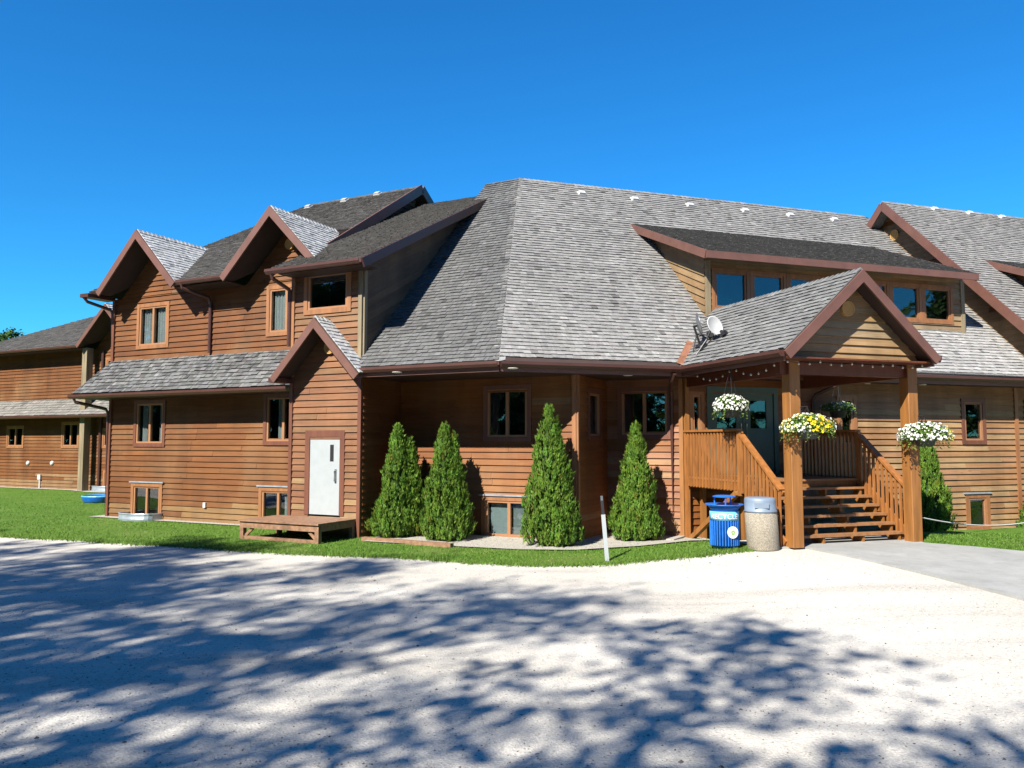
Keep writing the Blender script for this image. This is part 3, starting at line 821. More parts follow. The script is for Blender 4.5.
m.build('hinge', 'steel', door)

# --- wall under the left face of the big roof
ff = wallL(15.67)
opf = [(-8.41, -7.43, 2.21, 3.25), (-8.45, -7.3, 0.06, 0.82)]
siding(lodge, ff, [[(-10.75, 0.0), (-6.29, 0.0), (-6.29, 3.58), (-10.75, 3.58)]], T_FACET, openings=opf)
window(lodge, ff, *opf[0], trim='trim_red'); window(lodge, ff, *opf[1], head=True, curtain=[(0.06, 0.46, 'blind'), (0.54, 0.95, 'white_paint')])
fr_ = Frame(Lp(-6.29, 0, 0), N, Z)
q0 = fr_.q(onplane(588, 393, Lp(-6.29, 0, 0), U)); q1 = fr_.q(onplane(598.5, 436, Lp(-6.29, 0, 0), U))
opr = [(q0[0], q1[0], q1[1], q0[1])]
siding(lodge, fr_, [[(15.67, 0), (17.5, 0), (17.5, 3.58), (15.67, 3.58)]], T_FACET, openings=opr)
window(lodge, fr_, *opr[0], panes=1, trim='trim_red')
m = MB(); m.bar(Lp(-6.33, 15.635, 0), Lp(-6.33, 15.635, 3.56), 0.09, 0.07, N); m.bar(Lp(-6.262, 15.67, 0), Lp(-6.262, 15.67, 3.56), 0.05, 0.09, N); m.build('corner_board', 'trim', lodge)
# --- wall under the right face
fc2 = wallL(17.5)
op2 = [(-5.91, -4.85, 2.26, 3.24)]
siding(lodge, fc2, [[(-6.29, -0.05), (-4.49, -0.15), (-4.49, 3.58), (-6.29, 3.58)]], [(3, (0.31, 0.13, 0.06)), (2, ORANGE), (1, TANR)], openings=op2)
window(lodge, fc2, *op2[0], trim='trim_red')
fcw = wallC(15.55)
opc = [(9.4, 9.62, 1.75, 3.14), (9.83, 11.58, 1.36, 3.26)]
siding(lodge, fcw, [[(9.2, -0.3), (13.05, -0.36), (13.05, 3.56), (9.2, 3.56)]], [(3, (0.31, 0.13, 0.06)), (2, ORANGE), (1, TANR)], openings=opc)
window(lodge, fcw, *opc[0], panes=1, trim='trim', tw=0.08)
m = MB(); m.bar(Cp(9.24, 15.5, -.2), Cp(9.24, 15.5, 3.5), 0.1, 0.08, NC); m.bar(Lp(-4.54, 17.46, -.2), Lp(-4.54, 17.46, 3.5), 0.09, 0.06, N); m.build('corner_board', 'porch_wood', lodge)
fcr = wallC(15.55)
oprr = [(13.4, 13.78, 2.05, 3.12), (17.22, 17.82, 2.14, 3.1), (17.25, 17.84, -0.03, 0.7), (19.35, 20.0, 1.9, 3.1)]
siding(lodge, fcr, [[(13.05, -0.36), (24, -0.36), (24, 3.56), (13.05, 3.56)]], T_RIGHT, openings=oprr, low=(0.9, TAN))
window(lodge, fcr, *oprr[0], panes=1); window(lodge, fcr, *oprr[1], panes=1, trim='trim_red'); window(lodge, fcr, *oprr[2], panes=1, trim='trim', head=True); window(lodge, fcr, *oprr[3], panes=1, trim='trim_red')
post(lodge, Cp(18.96, 15.52, -.3), Cp(18.96, 15.52, 3.5), 0.11, 0.06, 'trim', up=NC)
# --- big roof: two faces meeting at the hip
E0 = Lp(UE, NE, EZ); APEX = Lp(APU, RN, RZ)
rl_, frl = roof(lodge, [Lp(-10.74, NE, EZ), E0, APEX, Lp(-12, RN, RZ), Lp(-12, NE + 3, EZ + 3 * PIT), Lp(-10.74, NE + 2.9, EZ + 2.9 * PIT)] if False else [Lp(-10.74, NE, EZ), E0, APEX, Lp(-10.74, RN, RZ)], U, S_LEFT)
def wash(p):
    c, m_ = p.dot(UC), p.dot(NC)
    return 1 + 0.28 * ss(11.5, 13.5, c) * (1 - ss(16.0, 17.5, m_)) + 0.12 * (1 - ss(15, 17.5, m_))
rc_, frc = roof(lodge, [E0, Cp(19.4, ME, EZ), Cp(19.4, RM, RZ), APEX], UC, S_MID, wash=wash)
roof(lodge, [APEX, Cp(19.4, RM, RZ), Cp(19.4, RM + 6, EZ), Cp(9.7, RM + 6, EZ), Lp(-12.2, RN + 6, EZ)], UC, S_MID, geo=False)
roof(lodge, [APEX, Lp(-12.2, RN + 6, EZ), Lp(-10.74, RN, RZ)], U, S_LEFT, geo=False)
hipd = (APEX - E0).normalized()
caps(rc_, E0, APEX, S_MID, nl=(-U + frl.ey * 0.35).normalized() * 1.0, nr=(UC + frc.ey * 0.35).normalized(), w=0.16)
caps(rc_, APEX, Cp(19.3, RM, RZ), S_MID, nl=-frc.ey, nr=(NC - Z * PIT).normalized())
gutter(rl_, Lp(-10.72, NE - .005, EZ - .07), Lp(UE + .02, NE - .005, EZ - .07), -N)
fascia(rl_, Lp(-10.74, NE + .03, EZ - .12), Lp(UE, NE + .03, EZ - .12), 0.18)
gutter(rc_, Cp(CE + 0.02, ME - .005, EZ - .07), Cp(8.85, ME - .005, EZ - .07), -NC)
gutter(rc_, Cp(12.1, ME - .005, EZ - .07), Cp(19.4, ME - .005, EZ - .07), -NC)
fascia(rc_, Cp(CE + .02, ME + .03, EZ - .12), Cp(19.4, ME + .03, EZ - .12), 0.18)
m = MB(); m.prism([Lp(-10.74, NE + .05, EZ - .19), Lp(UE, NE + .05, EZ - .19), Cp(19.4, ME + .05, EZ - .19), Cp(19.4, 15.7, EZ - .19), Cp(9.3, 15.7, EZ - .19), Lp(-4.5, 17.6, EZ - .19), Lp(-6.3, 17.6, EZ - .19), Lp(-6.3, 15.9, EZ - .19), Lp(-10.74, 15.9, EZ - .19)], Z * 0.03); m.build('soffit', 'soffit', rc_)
for (p, pn, pd) in (((397, 372), None, None), ((513, 368), None, None), ((628, 375), None, None), ((866, 383.5), None, None), ((922, 384.5), None, None)):
    d = ray(*p); t = (EZ - .19 - CAM_H) / d.z; c = V((0, 0, CAM_H)) + d * t
    m = MB(); m.lathe(c - Z * 0.02, [(0.085, 0.0), (0.10, 0.012), (0.10, 0.02)], 16); m.build('soffit_light', 'bulb', rc_)
# vents along the ridges
def vents(parent, pix, p0, ex, ey):
    nrm = ex.cross(ey).normalized()
    for q in pix:
        c = onplane(*q, p0, nrm)
        m = MB(); c = c - ey * .12; m.box(c - ex * .12 - ey * .10, ex * .24, ey * .2, nrm * .045); m.prism([c - ex * .09 - ey * .08 + nrm * .045, c + ex * .09 - ey * .08 + nrm * .045, c + ex * .09 - ey * .08 + nrm * .10, c - ex * .09 - ey * .08 + nrm * .10], ey * .14); m.build('roof_vent', 'white_plastic', parent)
vents(rc_, [(580, 192.5), (633, 198.5), (688, 204.5), (743, 210), (788, 214.5), (832, 219)], Cp(10, ME, EZ), UC, frc.ey)
eyw = V((N.x, N.y, WS)).normalized()
vents(wr, [(311, 207), (347, 200.5), (380, 194)], Lp(0, WN, WZ), U, eyw)
vents(tr_, [(406, 201.5)], Lp(0, DN0, DZ0), U, V((N.x, N.y, DS)).normalized())
# --- shed dormer over the entrance
DM, dS, dE, dZ = 16.3, 0.423, 15.7, 6.47
dzz = lambda m_: dZ + (m_ - dE) * dS
fd = wallC(DM)
wins = [(10.52 + i * 1.055, 10.52 + i * 1.055 + 0.88, 5.29, 6.15) for i in range(7)]
siding(lodge, fd, [[(10.28, 4.6), (18.2, 4.6), (18.2, dzz(DM) - .12), (10.28, dzz(DM) - .12)]], [(2, GREYTAN), (2, TAN), (1, TANR)], openings=[(a - .02, b_ + .02, c, d) for a, b_, c, d in wins], y0=4.6)
for w_ in wins: window(lodge, fd, *w_, panes=1, trim='trim', tw=0.084, sashmat='trim')
post(lodge, Cp(10.33, DM - .03, 4.7), Cp(10.33, DM - .03, 6.4), 0.12, 0.06, 'trim_old', up=NC); post(lodge, Cp(18.14, DM - .03, 4.7), Cp(18.14, DM - .03, 6.4), 0.12, 0.06, 'trim_old', up=NC)
sl2 = (-V((NC.x, NC.y, dS))).normalized()
fk = Frame(Cp(10.28, DM, 5.5), sl2, (Z - sl2 * sl2.z).normalized())
tri = [fk.q(Cp(10.28, a, b_)) for a, b_ in ((DM - .0, 4.6), (DM - .0, dzz(DM) - .1), (19.5, dzz(19.5) - .1))]
siding(lodge, fk, [tri], [(2, (0.29, 0.19, 0.095)), (1, (0.27, 0.165, 0.08))], h=0.16, split=(3, 6), y0=-4)
dr_, _ = roof(lodge, [Cp(9.95, dE, dZ), Cp(18.05, dE, dZ), Cp(18.05, 19.75, dzz(19.75)), Cp(9.95, 19.75, dzz(19.75))], UC, S_DARK, h=0.13)
fascia(dr_, Cp(9.93, dE - .02, dZ - .08), Cp(18.07, dE - .02, dZ - .08), 0.17)
fascia(dr_, Cp(9.93, dE, dZ - .08), Cp(9.93, 19.6, dzz(19.6) - .08), 0.19, name='rake_board')
fascia(dr_, Cp(18.07, dE, dZ - .08), Cp(18.07, 19.6, dzz(19.6) - .08), 0.19, name='rake_board')
m = MB(); m.prism([Cp(9.97, dE + .03, dZ - .13), Cp(18.03, dE + .03, dZ - .13), Cp(18.03, DM, dzz(DM) - .13), Cp(9.97, DM, dzz(DM) - .13)], Z * 0.02); m.build('soffit', 'soffit', dr_)
siding(lodge, Frame(Cp(18.2, 0, 0), NC, Z), [[(DM, 4.6), (DM, dzz(DM) - .1), (19.5, dzz(19.5) - .1)]], [(1, TAN)])
# --- taller gabled roof on the right
GE, GZ, GM = 13.7, 3.74, 19.8
gz_ = lambda m_: GZ + (m_ - GE) * PIT
rg, _ = roof(lodge, [Cp(18.95, GE, GZ), Cp(32, GE, GZ), Cp(32, GM, gz_(GM)), Cp(18.95, GM, gz_(GM))], UC, (0.285, 0.275, 0.262))
roof(lodge, [Cp(18.95, GM, gz_(GM)), Cp(32, GM, gz_(GM)), Cp(32, 26, GZ), Cp(18.95, 26, GZ)], UC, S_MID, geo=False)
caps(rg, Cp(18.95, GM, gz_(GM)), Cp(30, GM, gz_(GM)), S_MID, nl=-(NC + Z * PIT).normalized(), nr=(NC - Z * PIT).normalized())
m = MB(); m.bar(Cp(18.93, GE, GZ - .12), Cp(18.93, GM, gz_(GM) - .12), 0.045, 0.24); m.bar(Cp(18.928, GM, gz_(GM) - .12), Cp(18.928, 26, GZ - .12), 0.045, 0.24); m.build('rake_board', 'fascia', rg)
siding(lodge, Frame(Cp(19.4, 0, 0), -NC, Z), [[(-25, 3.5), (-14.1, 3.5), (-14.1, gz_(14.1) - .1), (-GM, gz_(GM) - .1), (-25, gz_(GM) - 5)]], [(2, (0.25, 0.155, 0.08)), (2, (0.28, 0.18, 0.095)), (1, BROWN2)], split=(2, 5))
round_vent(rg, Cp(19.38, 19.75, 8.62), -UC, 0.17)
vents(rg, [(932, 208.5), (967, 212.5), (999, 216.5)], Cp(20, GE, GZ), UC, (NC + Z * PIT).normalized())
d2 = lambda m_: 7.48 + (m_ - 17.7) * dS
dd, _ = roof(lodge, [Cp(20.4, 14.6, d2(14.6)), Cp(30, 14.6, d2(14.6)), Cp(30, 17.75, d2(17.75)), Cp(20.4, 17.75, d2(17.75))], UC, S_DARK, h=0.13)
fascia(dd, Cp(20.38, 14.6, d2(14.6) - .08), Cp(20.38, 17.6, d2(17.6) - .08), 0.19, name='rake_board'); fascia(dd, Cp(20.38, 14.58, d2(14.6) - .08), Cp(30, 14.58, d2(14.6) - .08), 0.17)
siding(lodge, Frame(Cp(20.75, 0, 0), -NC, Z), [[(-15.2, 4.9), (-15.2, d2(15.2) - .1), (-17.6, d2(17.6) - .1)]], [(1, BROWN)])
siding(lodge, wallC(15.2), [[(20.75, 4.8), (30, 4.8), (30, d2(15.2) - .1), (20.75, d2(15.2) - .1)]], [(1, TAN)])

# ------------------------------------------------------------------ porch
PF, PB, PC0, PC1, PCA, PZE, PZA = 11.5, 16.35, 8.80, 12.16, 10.48, 3.70, 5.20
ps = (PZA - PZE) / (PCA - PC0)
pr = []
for cf in (PC0, PC1):
    d, frp = roof(lodge, [Cp(cf, PF, PZE), Cp(PCA, PF, PZA), Cp(PCA, PB + .1, PZA), Cp(cf, ME + .02, PZE)], NC, S_PORCH, h=0.125, name='porch_roof', amt=0.14)
    dirv = (Cp(PCA, PF, PZA) - Cp(cf, PF, PZE)).normalized(); up = dirv.cross(NC).normalized(); up = up if up.z > 0 else -up
    a = Cp(cf, PF - .022, PZE) - up * .09 - dirv * .06
    toc = lambda p: p + dirv * ((Cp(PCA, PF - .022, 0) - p).dot(UC) / dirv.dot(UC))
    rk = MB(); rk.prism([a - up * .085, toc(a - up * .085), toc(a + up * .085), a + up * .085], -NC * 0.04); rk.build('rake_board', 'fascia', d)
    s_ = -1 if cf == PC0 else 1
    gutter(d, Cp(cf + s_ * .005, PF, PZE - .07), Cp(cf + s_ * .005, ME - .1, PZE - .07), UC * s_)
    fascia(d, Cp(cf - s_ * .03, PF + .05, PZE - .12), Cp(cf - s_ * .03, ME, PZE - .12), 0.16)
    pr.append(d)
caps(pr[0], Cp(PCA, PF, PZA), Cp(PCA, PB, PZA), S_PORCH, nl=(UC - Z * ps).normalized(), nr=(-UC - Z * ps).normalized())
fp = wallC(11.85)
siding(lodge, fp, [[(PC0 + .1, 3.57), (PC1 - .1, 3.57), (PC1 - .1, PZE - .05), (PCA, PZA - .16), (PC0 + .1, PZE - .05)]], [(3, GREYTAN), (2, TAN), (1, (0.30, 0.19, 0.085))], h=0.15, split=(4, 6), y0=3.57)
round_vent(pr[0], Cp(PCA - .06, 11.82, 4.53), -NC, 0.14)
m = MB(); m.prism([Cp(PC0 + .05, PF + .08, 3.56), Cp(PC1 - .05, PF + .08, 3.56), Cp(PC1 - .05, 15.5, 3.56), Cp(PC0 + .05, 15.5, 3.56)], Z * 0.03)
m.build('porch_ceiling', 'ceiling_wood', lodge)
m = MB()
for cb in (9.34, 12.02): m.bar(Cp(cb, 11.98, 3.43), Cp(cb, 15.5, 3.43), 0.2, 0.24)
m.bar(Cp(9.1, 12.12, 3.435), Cp(12.2, 12.12, 3.435), 0.16, 0.22)
m.build('porch_beam', 'ceiling_wood', lodge)
for cb in (9.36, 12.04):
    m = MB(); p = Cp(cb, 12.08, 0); b0 = tz(p.x, p.y) + .03
    # four-sided timber with chamfered edges
    h_, k_ = 0.115, 0.012
    prof = [(-h_ + k_, -h_), (h_ - k_, -h_), (h_, -h_ + k_), (h_, h_ - k_), (h_ - k_, h_), (-h_ + k_, h_), (-h_, h_ - k_), (-h_, -h_ + k_)]
    m.prism([p + UC * x + NC * y + Z * b0 for x, y in prof], Z * (3.565 - b0))
    m.build('porch_post', 'porch_wood', lodge)
# floor, steps, railings
FZ, FM, SL, SR = 1.355, 13.5, 9.2, 12.05
m = MB(); m.box(Cp(SL, FM, FZ - .22), UC * (SR - SL), NC * .05, Z * .18); m.box(Cp(SL, FM + .05, FZ - .22), UC * .05, NC * 1.98, Z * .18); m.box(Cp(SR - .05, FM + .05, FZ - .22), UC * .05, NC * 1.98, Z * .18)
floor = m.build('porch_floor', 'porch_wood', lodge)
k = 14; bw = (15.53 - FM + .04) / k
for i in range(k):
    m0 = FM - .04 + i * bw
    e = SR + .02
    m = MB(); m.box(Cp(SL - .02, m0, FZ - .04), UC * (e - SL + .02), NC * (bw - .006), Z * .04); m.build('floor_board', 'tread_wood', floor)
base_z = tz(*Cp(11, 12.6).xy) + .035
rise = (FZ - base_z) / 7; run = (FM - 12.3) / 6
m = MB()
for cs in (SL + .12, (SL + SR) / 2 - .45, (SL + SR) / 2 + .45, SR - .12):
    pts = [Cp(cs - .02, 12.3, base_z)]
    for i in range(6): pts += [Cp(cs - .02, 12.3 + i * run, base_z + (i + 1) * rise - .045), Cp(cs - .02, 12.3 + (i + 1) * run, base_z + (i + 1) * rise - .045)]
    pts += [Cp(cs - .02, FM, base_z + 4.6 * rise), Cp(cs - .02, 12.55, base_z)]
    m.prism(pts, UC * .045)
stairs = m.build('stairs', 'porch_wood', lodge)
for i in range(6):
    m = MB()
    for j in range(2): m.box(Cp(SL + .05, 12.27 + i * run + j * (run / 2 + .01), base_z + (i + 1) * rise - .045), UC * (SR - SL - .1), NC * (run / 2 + .0), Z * .045)
    m.build('tread', 'tread_wood', stairs)
def rail(c0, m0, z0, m1, z1, dc, height, step=0.115, skirt=True, extra=0.0, cap_w=0.13):
    """railing in the plane c = c0 from (m0, floor z0) to (m1, floor z1)"""
    t = MB(); a, b_ = Cp(c0, m0, z0 + height), Cp(c0, m1, z1 + height)
    t.bar(a, b_, cap_w, 0.045); t.bar(a - Z * .07 + UC * dc, b_ - Z * .07 + UC * dc, 0.04, 0.09)
    t.bar(Cp(c0, m0, z0 - .08) + UC * dc, Cp(c0, m1, z1 - .08) + UC * dc, 0.04, 0.2)
    r = t.build('railing', 'rail_wood', lodge)
    L_ = abs(m1 - m0); k = int(L_ / step); src = None
    for i in range(k + 1):
        f = (i + 0.3) / (k + .6); mm = m0 + (m1 - m0) * f; zz = z0 + (z1 - z0) * f
        if src is None:
            bm = MB(); hgt = height - .05 + .2
            bm.box(V((0, 0, 0)) - UC * .019 - NC * .021, UC * .038, NC * .042, Z * hgt)
            src = bm.build('baluster', 'rail_wood', None, origin=V((0, 0, 0)))
            src.parent = r
            src.location = Cp(c0 - dc * 0.9, mm, zz - .2)
        else: share(src, 'baluster', r, Cp(c0 - dc * 0.9, mm, zz - .2))
    return r
H_ = 1.03
H_ = 0.98
rail(SL, 15.48, FZ, FM - .05, FZ, 0.03, H_)
rail(SL, FM - .1, FZ - .02, 12.2, base_z + .1, 0.03, 0.90)
rail(SR, FM - .1, FZ - .02, 12.2, base_z + .1, 0.03, 0.90)
rail(SR, 15.48, FZ, FM - .05, FZ, 0.03, H_)
for (cc, mm, zb, zt) in ((SL, FM - .05, FZ - .3, FZ + H_ - .03), (SR, FM - .05, FZ - .3, FZ + H_ - .03), (SL, 15.45, -.1, FZ + H_ - .03)):
    post(lodge, Cp(cc, mm, zb), Cp(cc, mm, zt), 0.09, 0.09, 'rail_wood', 'newel_post', up=NC)
# braces and legs below the floor
m = MB(); pa = Cp(SL - .02, 15.35, tz(*Cp(SL, 15.35).xy)); m.bar(pa, Cp(SL - .02, FM + .05, FZ - .25), 0.1, 0.1); m.build('brace', 'porch_wood', lodge)
for cc in (SL + .3, SR - .2):
    for mm in (13.8, 15.3):
        p = Cp(cc, mm); post(lodge, p + Z * tz(p.x, p.y), p + Z * (FZ - .2), .1, .1, 'porch_wood', 'leg', up=NC)
# right-hand return of the porch floor in front of the side wall
# entrance doors
x0, x1, y0, y1 = opc[1]
m = MB()
for a in ((x0 - .06, x0 + .05, y0, y1 + .08), (x1 - .05, x1 + .06, y0, y1 + .08), (x0 + .05, x1 - .05, y1 - .05, y1 + .08)): fbox(m, fcw, *a, -.05, .05)
dfr = m.build('door_frame', 'teal_paint', lodge)
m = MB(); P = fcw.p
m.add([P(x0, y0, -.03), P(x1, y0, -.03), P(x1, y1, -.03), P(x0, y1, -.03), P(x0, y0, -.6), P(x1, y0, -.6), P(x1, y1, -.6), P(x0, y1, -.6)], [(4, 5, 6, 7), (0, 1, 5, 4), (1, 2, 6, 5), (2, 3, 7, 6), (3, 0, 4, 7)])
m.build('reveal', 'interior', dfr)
mid = (x0 + x1) / 2
for (a, b_, wl, wr_) in ((x0 + .06, mid - .006, .14, .16), (mid + .006, x1 - .06, .2, .18)):
    m = MB()
    fbox(m, fcw, a, a + wl, y0 + .02, y1 - .06, -.03, .02); fbox(m, fcw, b_ - wr_, b_, y0 + .02, y1 - .06, -.03, .02)
    fbox(m, fcw, a + wl, b_ - wr_, y0 + .02, y0 + 1.05, -.03, .02); fbox(m, fcw, a + wl, b_ - wr_, y1 - .22, y1 - .06, -.03, .02)
    d = m.build('door', 'teal_paint', lodge)
    m = MB(); fbox(m, fcw, a + wl, b_ - wr_, y0 + 1.05, y1 - .22, -.01, 0); m.build('pane', 'glass', d)
    m = MB(); e = b_ - .07 if a < mid - .3 and b_ < mid else a + .07
    m.tube([fcw.p(e, y0 + .85, .02), fcw.p(e, y0 + .86, .07), fcw.p(e, y0 + 1.15, .07), fcw.p(e, y0 + 1.16, .02)], .014); m.build('handle', 'steel', d)
downspout(rc_, [Cp(8.6, ME - .05, EZ - .15), Cp(8.6, ME + .1, EZ - .3), Lp(-4.72, 17.3, 3.25), Lp(-4.74, 17.42, 3.1), Lp(-4.74, 17.42, 0.15)])
downspout(rc_, [Cp(12.85, ME - .05, EZ - .15), Cp(12.85, ME + .05, EZ - .3), Cp(12.6, 15.38, 3.2), Cp(12.58, 15.46, 3.05), Cp(12.58, 15.46, 0.1)])
# copper valley strip beside the dishes
eyc = (NC + Z * PIT).normalized()
v0, v1 = Cp(PC0 - .02, ME, EZ + .05), Cp(PC0 - .02 + .62, ME + .585, EZ + .05 + .585 * PIT)
m = MB(); d_ = (v1 - v0); s_ = d_.cross((-NC * PIT + Z).normalized()).normalized() * .09
m.prism([v0 - s_, v0 + s_, v1 + s_, v1 - s_], Z * .01); m.build('valley_flashing', 'copper', pr[0])
# string of lights
sg = tag(empty('string_lights', Cp(10.5, 11.93, 3.45)), 'string of small pale bulbs along the porch gable foot and left eave', 'string lights')
wire = MB(); path = []
for i in range(41):
    f = i / 40; path.append(Cp(9.0 + 3.1 * f, 11.79, 3.545 - .05 * abs(math.sin(f * math.pi * 4))))
wire.tube(path, .006, 5)
path2 = [Cp(9.0, 11.95 + 2.8 * i / 24, 3.53 - .16 * abs(math.sin(i / 24 * math.pi * 2))) for i in range(25)]
wire.tube(path2, .006, 5); wire.build('wire', 'dark_metal', sg)
src = None
for p in path[1::3] + path2[1::2]:
    if src is None:
        b = MB(); b.lathe(V((0, 0, 0)), [(.003, -.036), (.014, -.032), (.02, -.02), (.017, -.007), (.009, .0), (.009, .016)], 8); src = b.build('bulb', 'bulb', None, True, origin=V((0, 0, 0))); src.parent = sg; src.matrix_parent_inverse = sg.matrix_basis.inverted(); src.location = p
    else: share(src, 'bulb', sg, p)
finish_boards(lodge, 300)

# ------------------------------------------------------------------ the far wing on the left
far = tag(empty('far_building', Lp(-35, 24, 0)), 'far brown cedar wing at the left edge with a lower grey roof', 'building')
FN = 22.8
ffw = wallL(FN)
opw = [(-37.39, -36.3, 1.92, 2.75), (-33.45, -32.45, 1.93, 2.89), (-30.75, -29.9, 1.93, 2.6), (-30.6, -29.9, 0.1, 0.8), (-30.7, -29.9, 4.7, 5.6)]
siding(far, ffw, [[(-40, 0), (-26, 0), (-26, 6.1), (-40, 6.1)], [(-31.5, 6.1), (-28.2, 6.1), (-29.85, 7.6)]], T_LEFT, openings=opw, low=(0.7, (0.24, 0.135, 0.06)))
for i, w_ in enumerate(opw): window(far, ffw, *w_, panes=2 if i < 2 else 1, trim='trim')
fsk, _ = roof(far, [Lp(-40.7, 22.0, 3.25), Lp(-26, 22.0, 3.25), Lp(-26, FN, 3.98), Lp(-40.0, FN, 3.98)], U, (0.25, 0.235, 0.21), h=0.17, wid=(0.12, 0.26))
gutter(fsk, Lp(-40.7, 22, 3.18), Lp(-26, 22, 3.18), -N)
fz = lambda n_: 6.22 + (n_ - 22.1) * 0.62
fro, _ = roof(far, [Lp(-40.6, 22.1, 6.22), Lp(-26, 22.1, 6.22), Lp(-26, 27, fz(27)), Lp(-36.0, 27, fz(27))] if False else [Lp(-41.2, 22.1, 6.22), Lp(-31.6, 22.1, 6.22), Lp(-29.85, 24.75, fz(24.75)), Lp(-29.85, 26.8, fz(26.8)), Lp(-31.6, 26.8, fz(26.8))], U, S_FAR, h=0.15, wid=(0.12, 0.26))
roof(far, [Lp(-28.1, 22.1, 6.22), Lp(-26, 22.1, 6.22), Lp(-26, 26.8, fz(26.8)), Lp(-29.85, 26.8, fz(26.8)), Lp(-29.85, 24.75, fz(24.75))], U, S_FAR, h=0.15)
roof(far, [Lp(-41.2, 22.1, 6.22), Lp(-31.6, 26.8, fz(26.8)), Lp(-26, 26.8, fz(26.8)), Lp(-26, 31.5, 6.22), Lp(-41.2, 31.5, 6.22)][:3] + [Lp(-26, 31.5, 6.22), Lp(-41.2, 31.5, 6.22)], N, S_FAR, geo=False)
gutter(fro, Lp(-41.2, 22.09, 6.16), Lp(-31.6, 22.09, 6.16), -N)
m = MB(); m.prism([Lp(-41, 22.12, 6.08), Lp(-31.55, 22.12, 6.08), Lp(-31.55, FN, 6.08), Lp(-41, FN, 6.08)], Z * .03); m.build('soffit', 'soffit', fro)
for uf in (-31.6, -28.1):
    d, _ = roof(far, [Lp(uf, 21.95, 6.2), Lp(-29.85, 21.95, 7.84), Lp(-29.85, 24.9, 7.84), Lp(uf, 22.2, 6.2)], N, S_PALE, h=0.14, name='gable_roof')
    dirv = (Lp(-29.85, 21.93, 7.84) - Lp(uf, 21.93, 6.2)).normalized(); up = dirv.cross(N).normalized(); up = up if up.z > 0 else -up
    a = Lp(uf, 21.93, 6.2) - up * .09
    toc = lambda p: p + dirv * ((Lp(-29.85, 21.93, 0) - p).dot(U) / dirv.dot(U))
    rk = MB(); rk.prism([a - up * .08, toc(a - up * .08), toc(a + up * .08), a + up * .08], -N * 0.04); rk.build('rake_board', 'fascia', d)
# weathered post before the far wall, with a dark pipe beside it
m = MB(); m.bar(Lp(-31.4, 22.35, 0), Lp(-31.4, 22.35, 6.1), .3, .3, N); m.build('corner_post', 'trim_old', far)
downspout(far, [Lp(-30.9, 22.7, 6.0), Lp(-30.9, 22.7, 0.1)], .06)
for p in ((29, 463), (53, 463)):
    c = onplane(*p, Lp(0, FN, 0), N); m = MB(); m.lathe(c, [(.1, -.02), (.1, .06), (.07, .1), (.001, .1)], 12, -N); m.build('wall_vent', 'white_plastic', far)
c = onplane(41, 477, Lp(0, FN, 0), N); m = MB(); m.cbox(c - N * .05, .2, .12, .22, U, N, Z); m.tube([c - N * .05, c - N * .05 - Z * .5], .04); m.build('meter_box', 'white_plastic', far)
finish_boards(far, 150)
c = onplane(206, 505, Lp(0, 15.1, 0), N); m = MB(); m.cbox(c - N * .04, .09, .06, .13, U, N, Z); m.build('wall_outlet', 'white_plastic', lodge)

# ------------------------------------------------------------------ window wells
def well(u0, u1, n_, h, label):
    o = tag(empty('window_well', Lp((u0 + u1) / 2, n_ - .2, 0)), label, 'window well', 'steel window wells along the left wall')
    m = MB(); k = 14; vs = []; fs = []
    pts = [Lp(u0, n_ - .03)] + [Lp((u0 + u1) / 2 - (u1 - u0) / 2 * math.cos(math.pi * i / k), n_ - .12 - .5 * math.sin(math.pi * i / k) ** 0.6) for i in range(k + 1)] + [Lp(u1, n_ - .03)]
    for z0 in (0.0, h * .33, h * .66, h):
        bulge = .015 if z0 in (h * .33,) else 0
        for p in pts: vs.append(p - N * bulge + Z * (z0 + .01))
    L_ = len(pts)
    for r in range(3):
        for i in range(L_ - 1): fs.append((r * L_ + i, r * L_ + i + 1, (r + 1) * L_ + i + 1, (r + 1) * L_ + i))
    m.add(vs, fs); m.build('wall', 'galvanised', o)
    m = MB(); m.tube([p + Z * (h + .01) for p in pts], .018, 6); m.build('rim', 'galvanised', o)
    return o
well(-19.15, -17.9, 15.1, 0.2, 'curved galvanised well below the leftmost basement window of the lodge')
well(-30.9, -29.6, 22.8, 0.25, 'pale steel well at the far wall behind the blue tub')
# blue tub
tub = tag(empty('blue_tub', at(101, 503)), 'shallow round blue plastic tub on the grass at the left corner', 'tub')
m = MB(); c = at(101, 503); m.lathe(c + Z * .01, [(.5, 0), (.56, .08), (.6, .2), (.62, .24), (.58, .25), (.55, .2), (.5, .05), (.001, .05)], 28); m.build('shell', 'blue_plastic', tub, True)
m = MB(); m.tube([c + Z * .25 + V((math.cos(a * math.pi / 14) * .6, math.sin(a * math.pi / 14) * .6, 0)) for a in range(29)], .02, 6); m.build('rim', 'blue_light', tub)

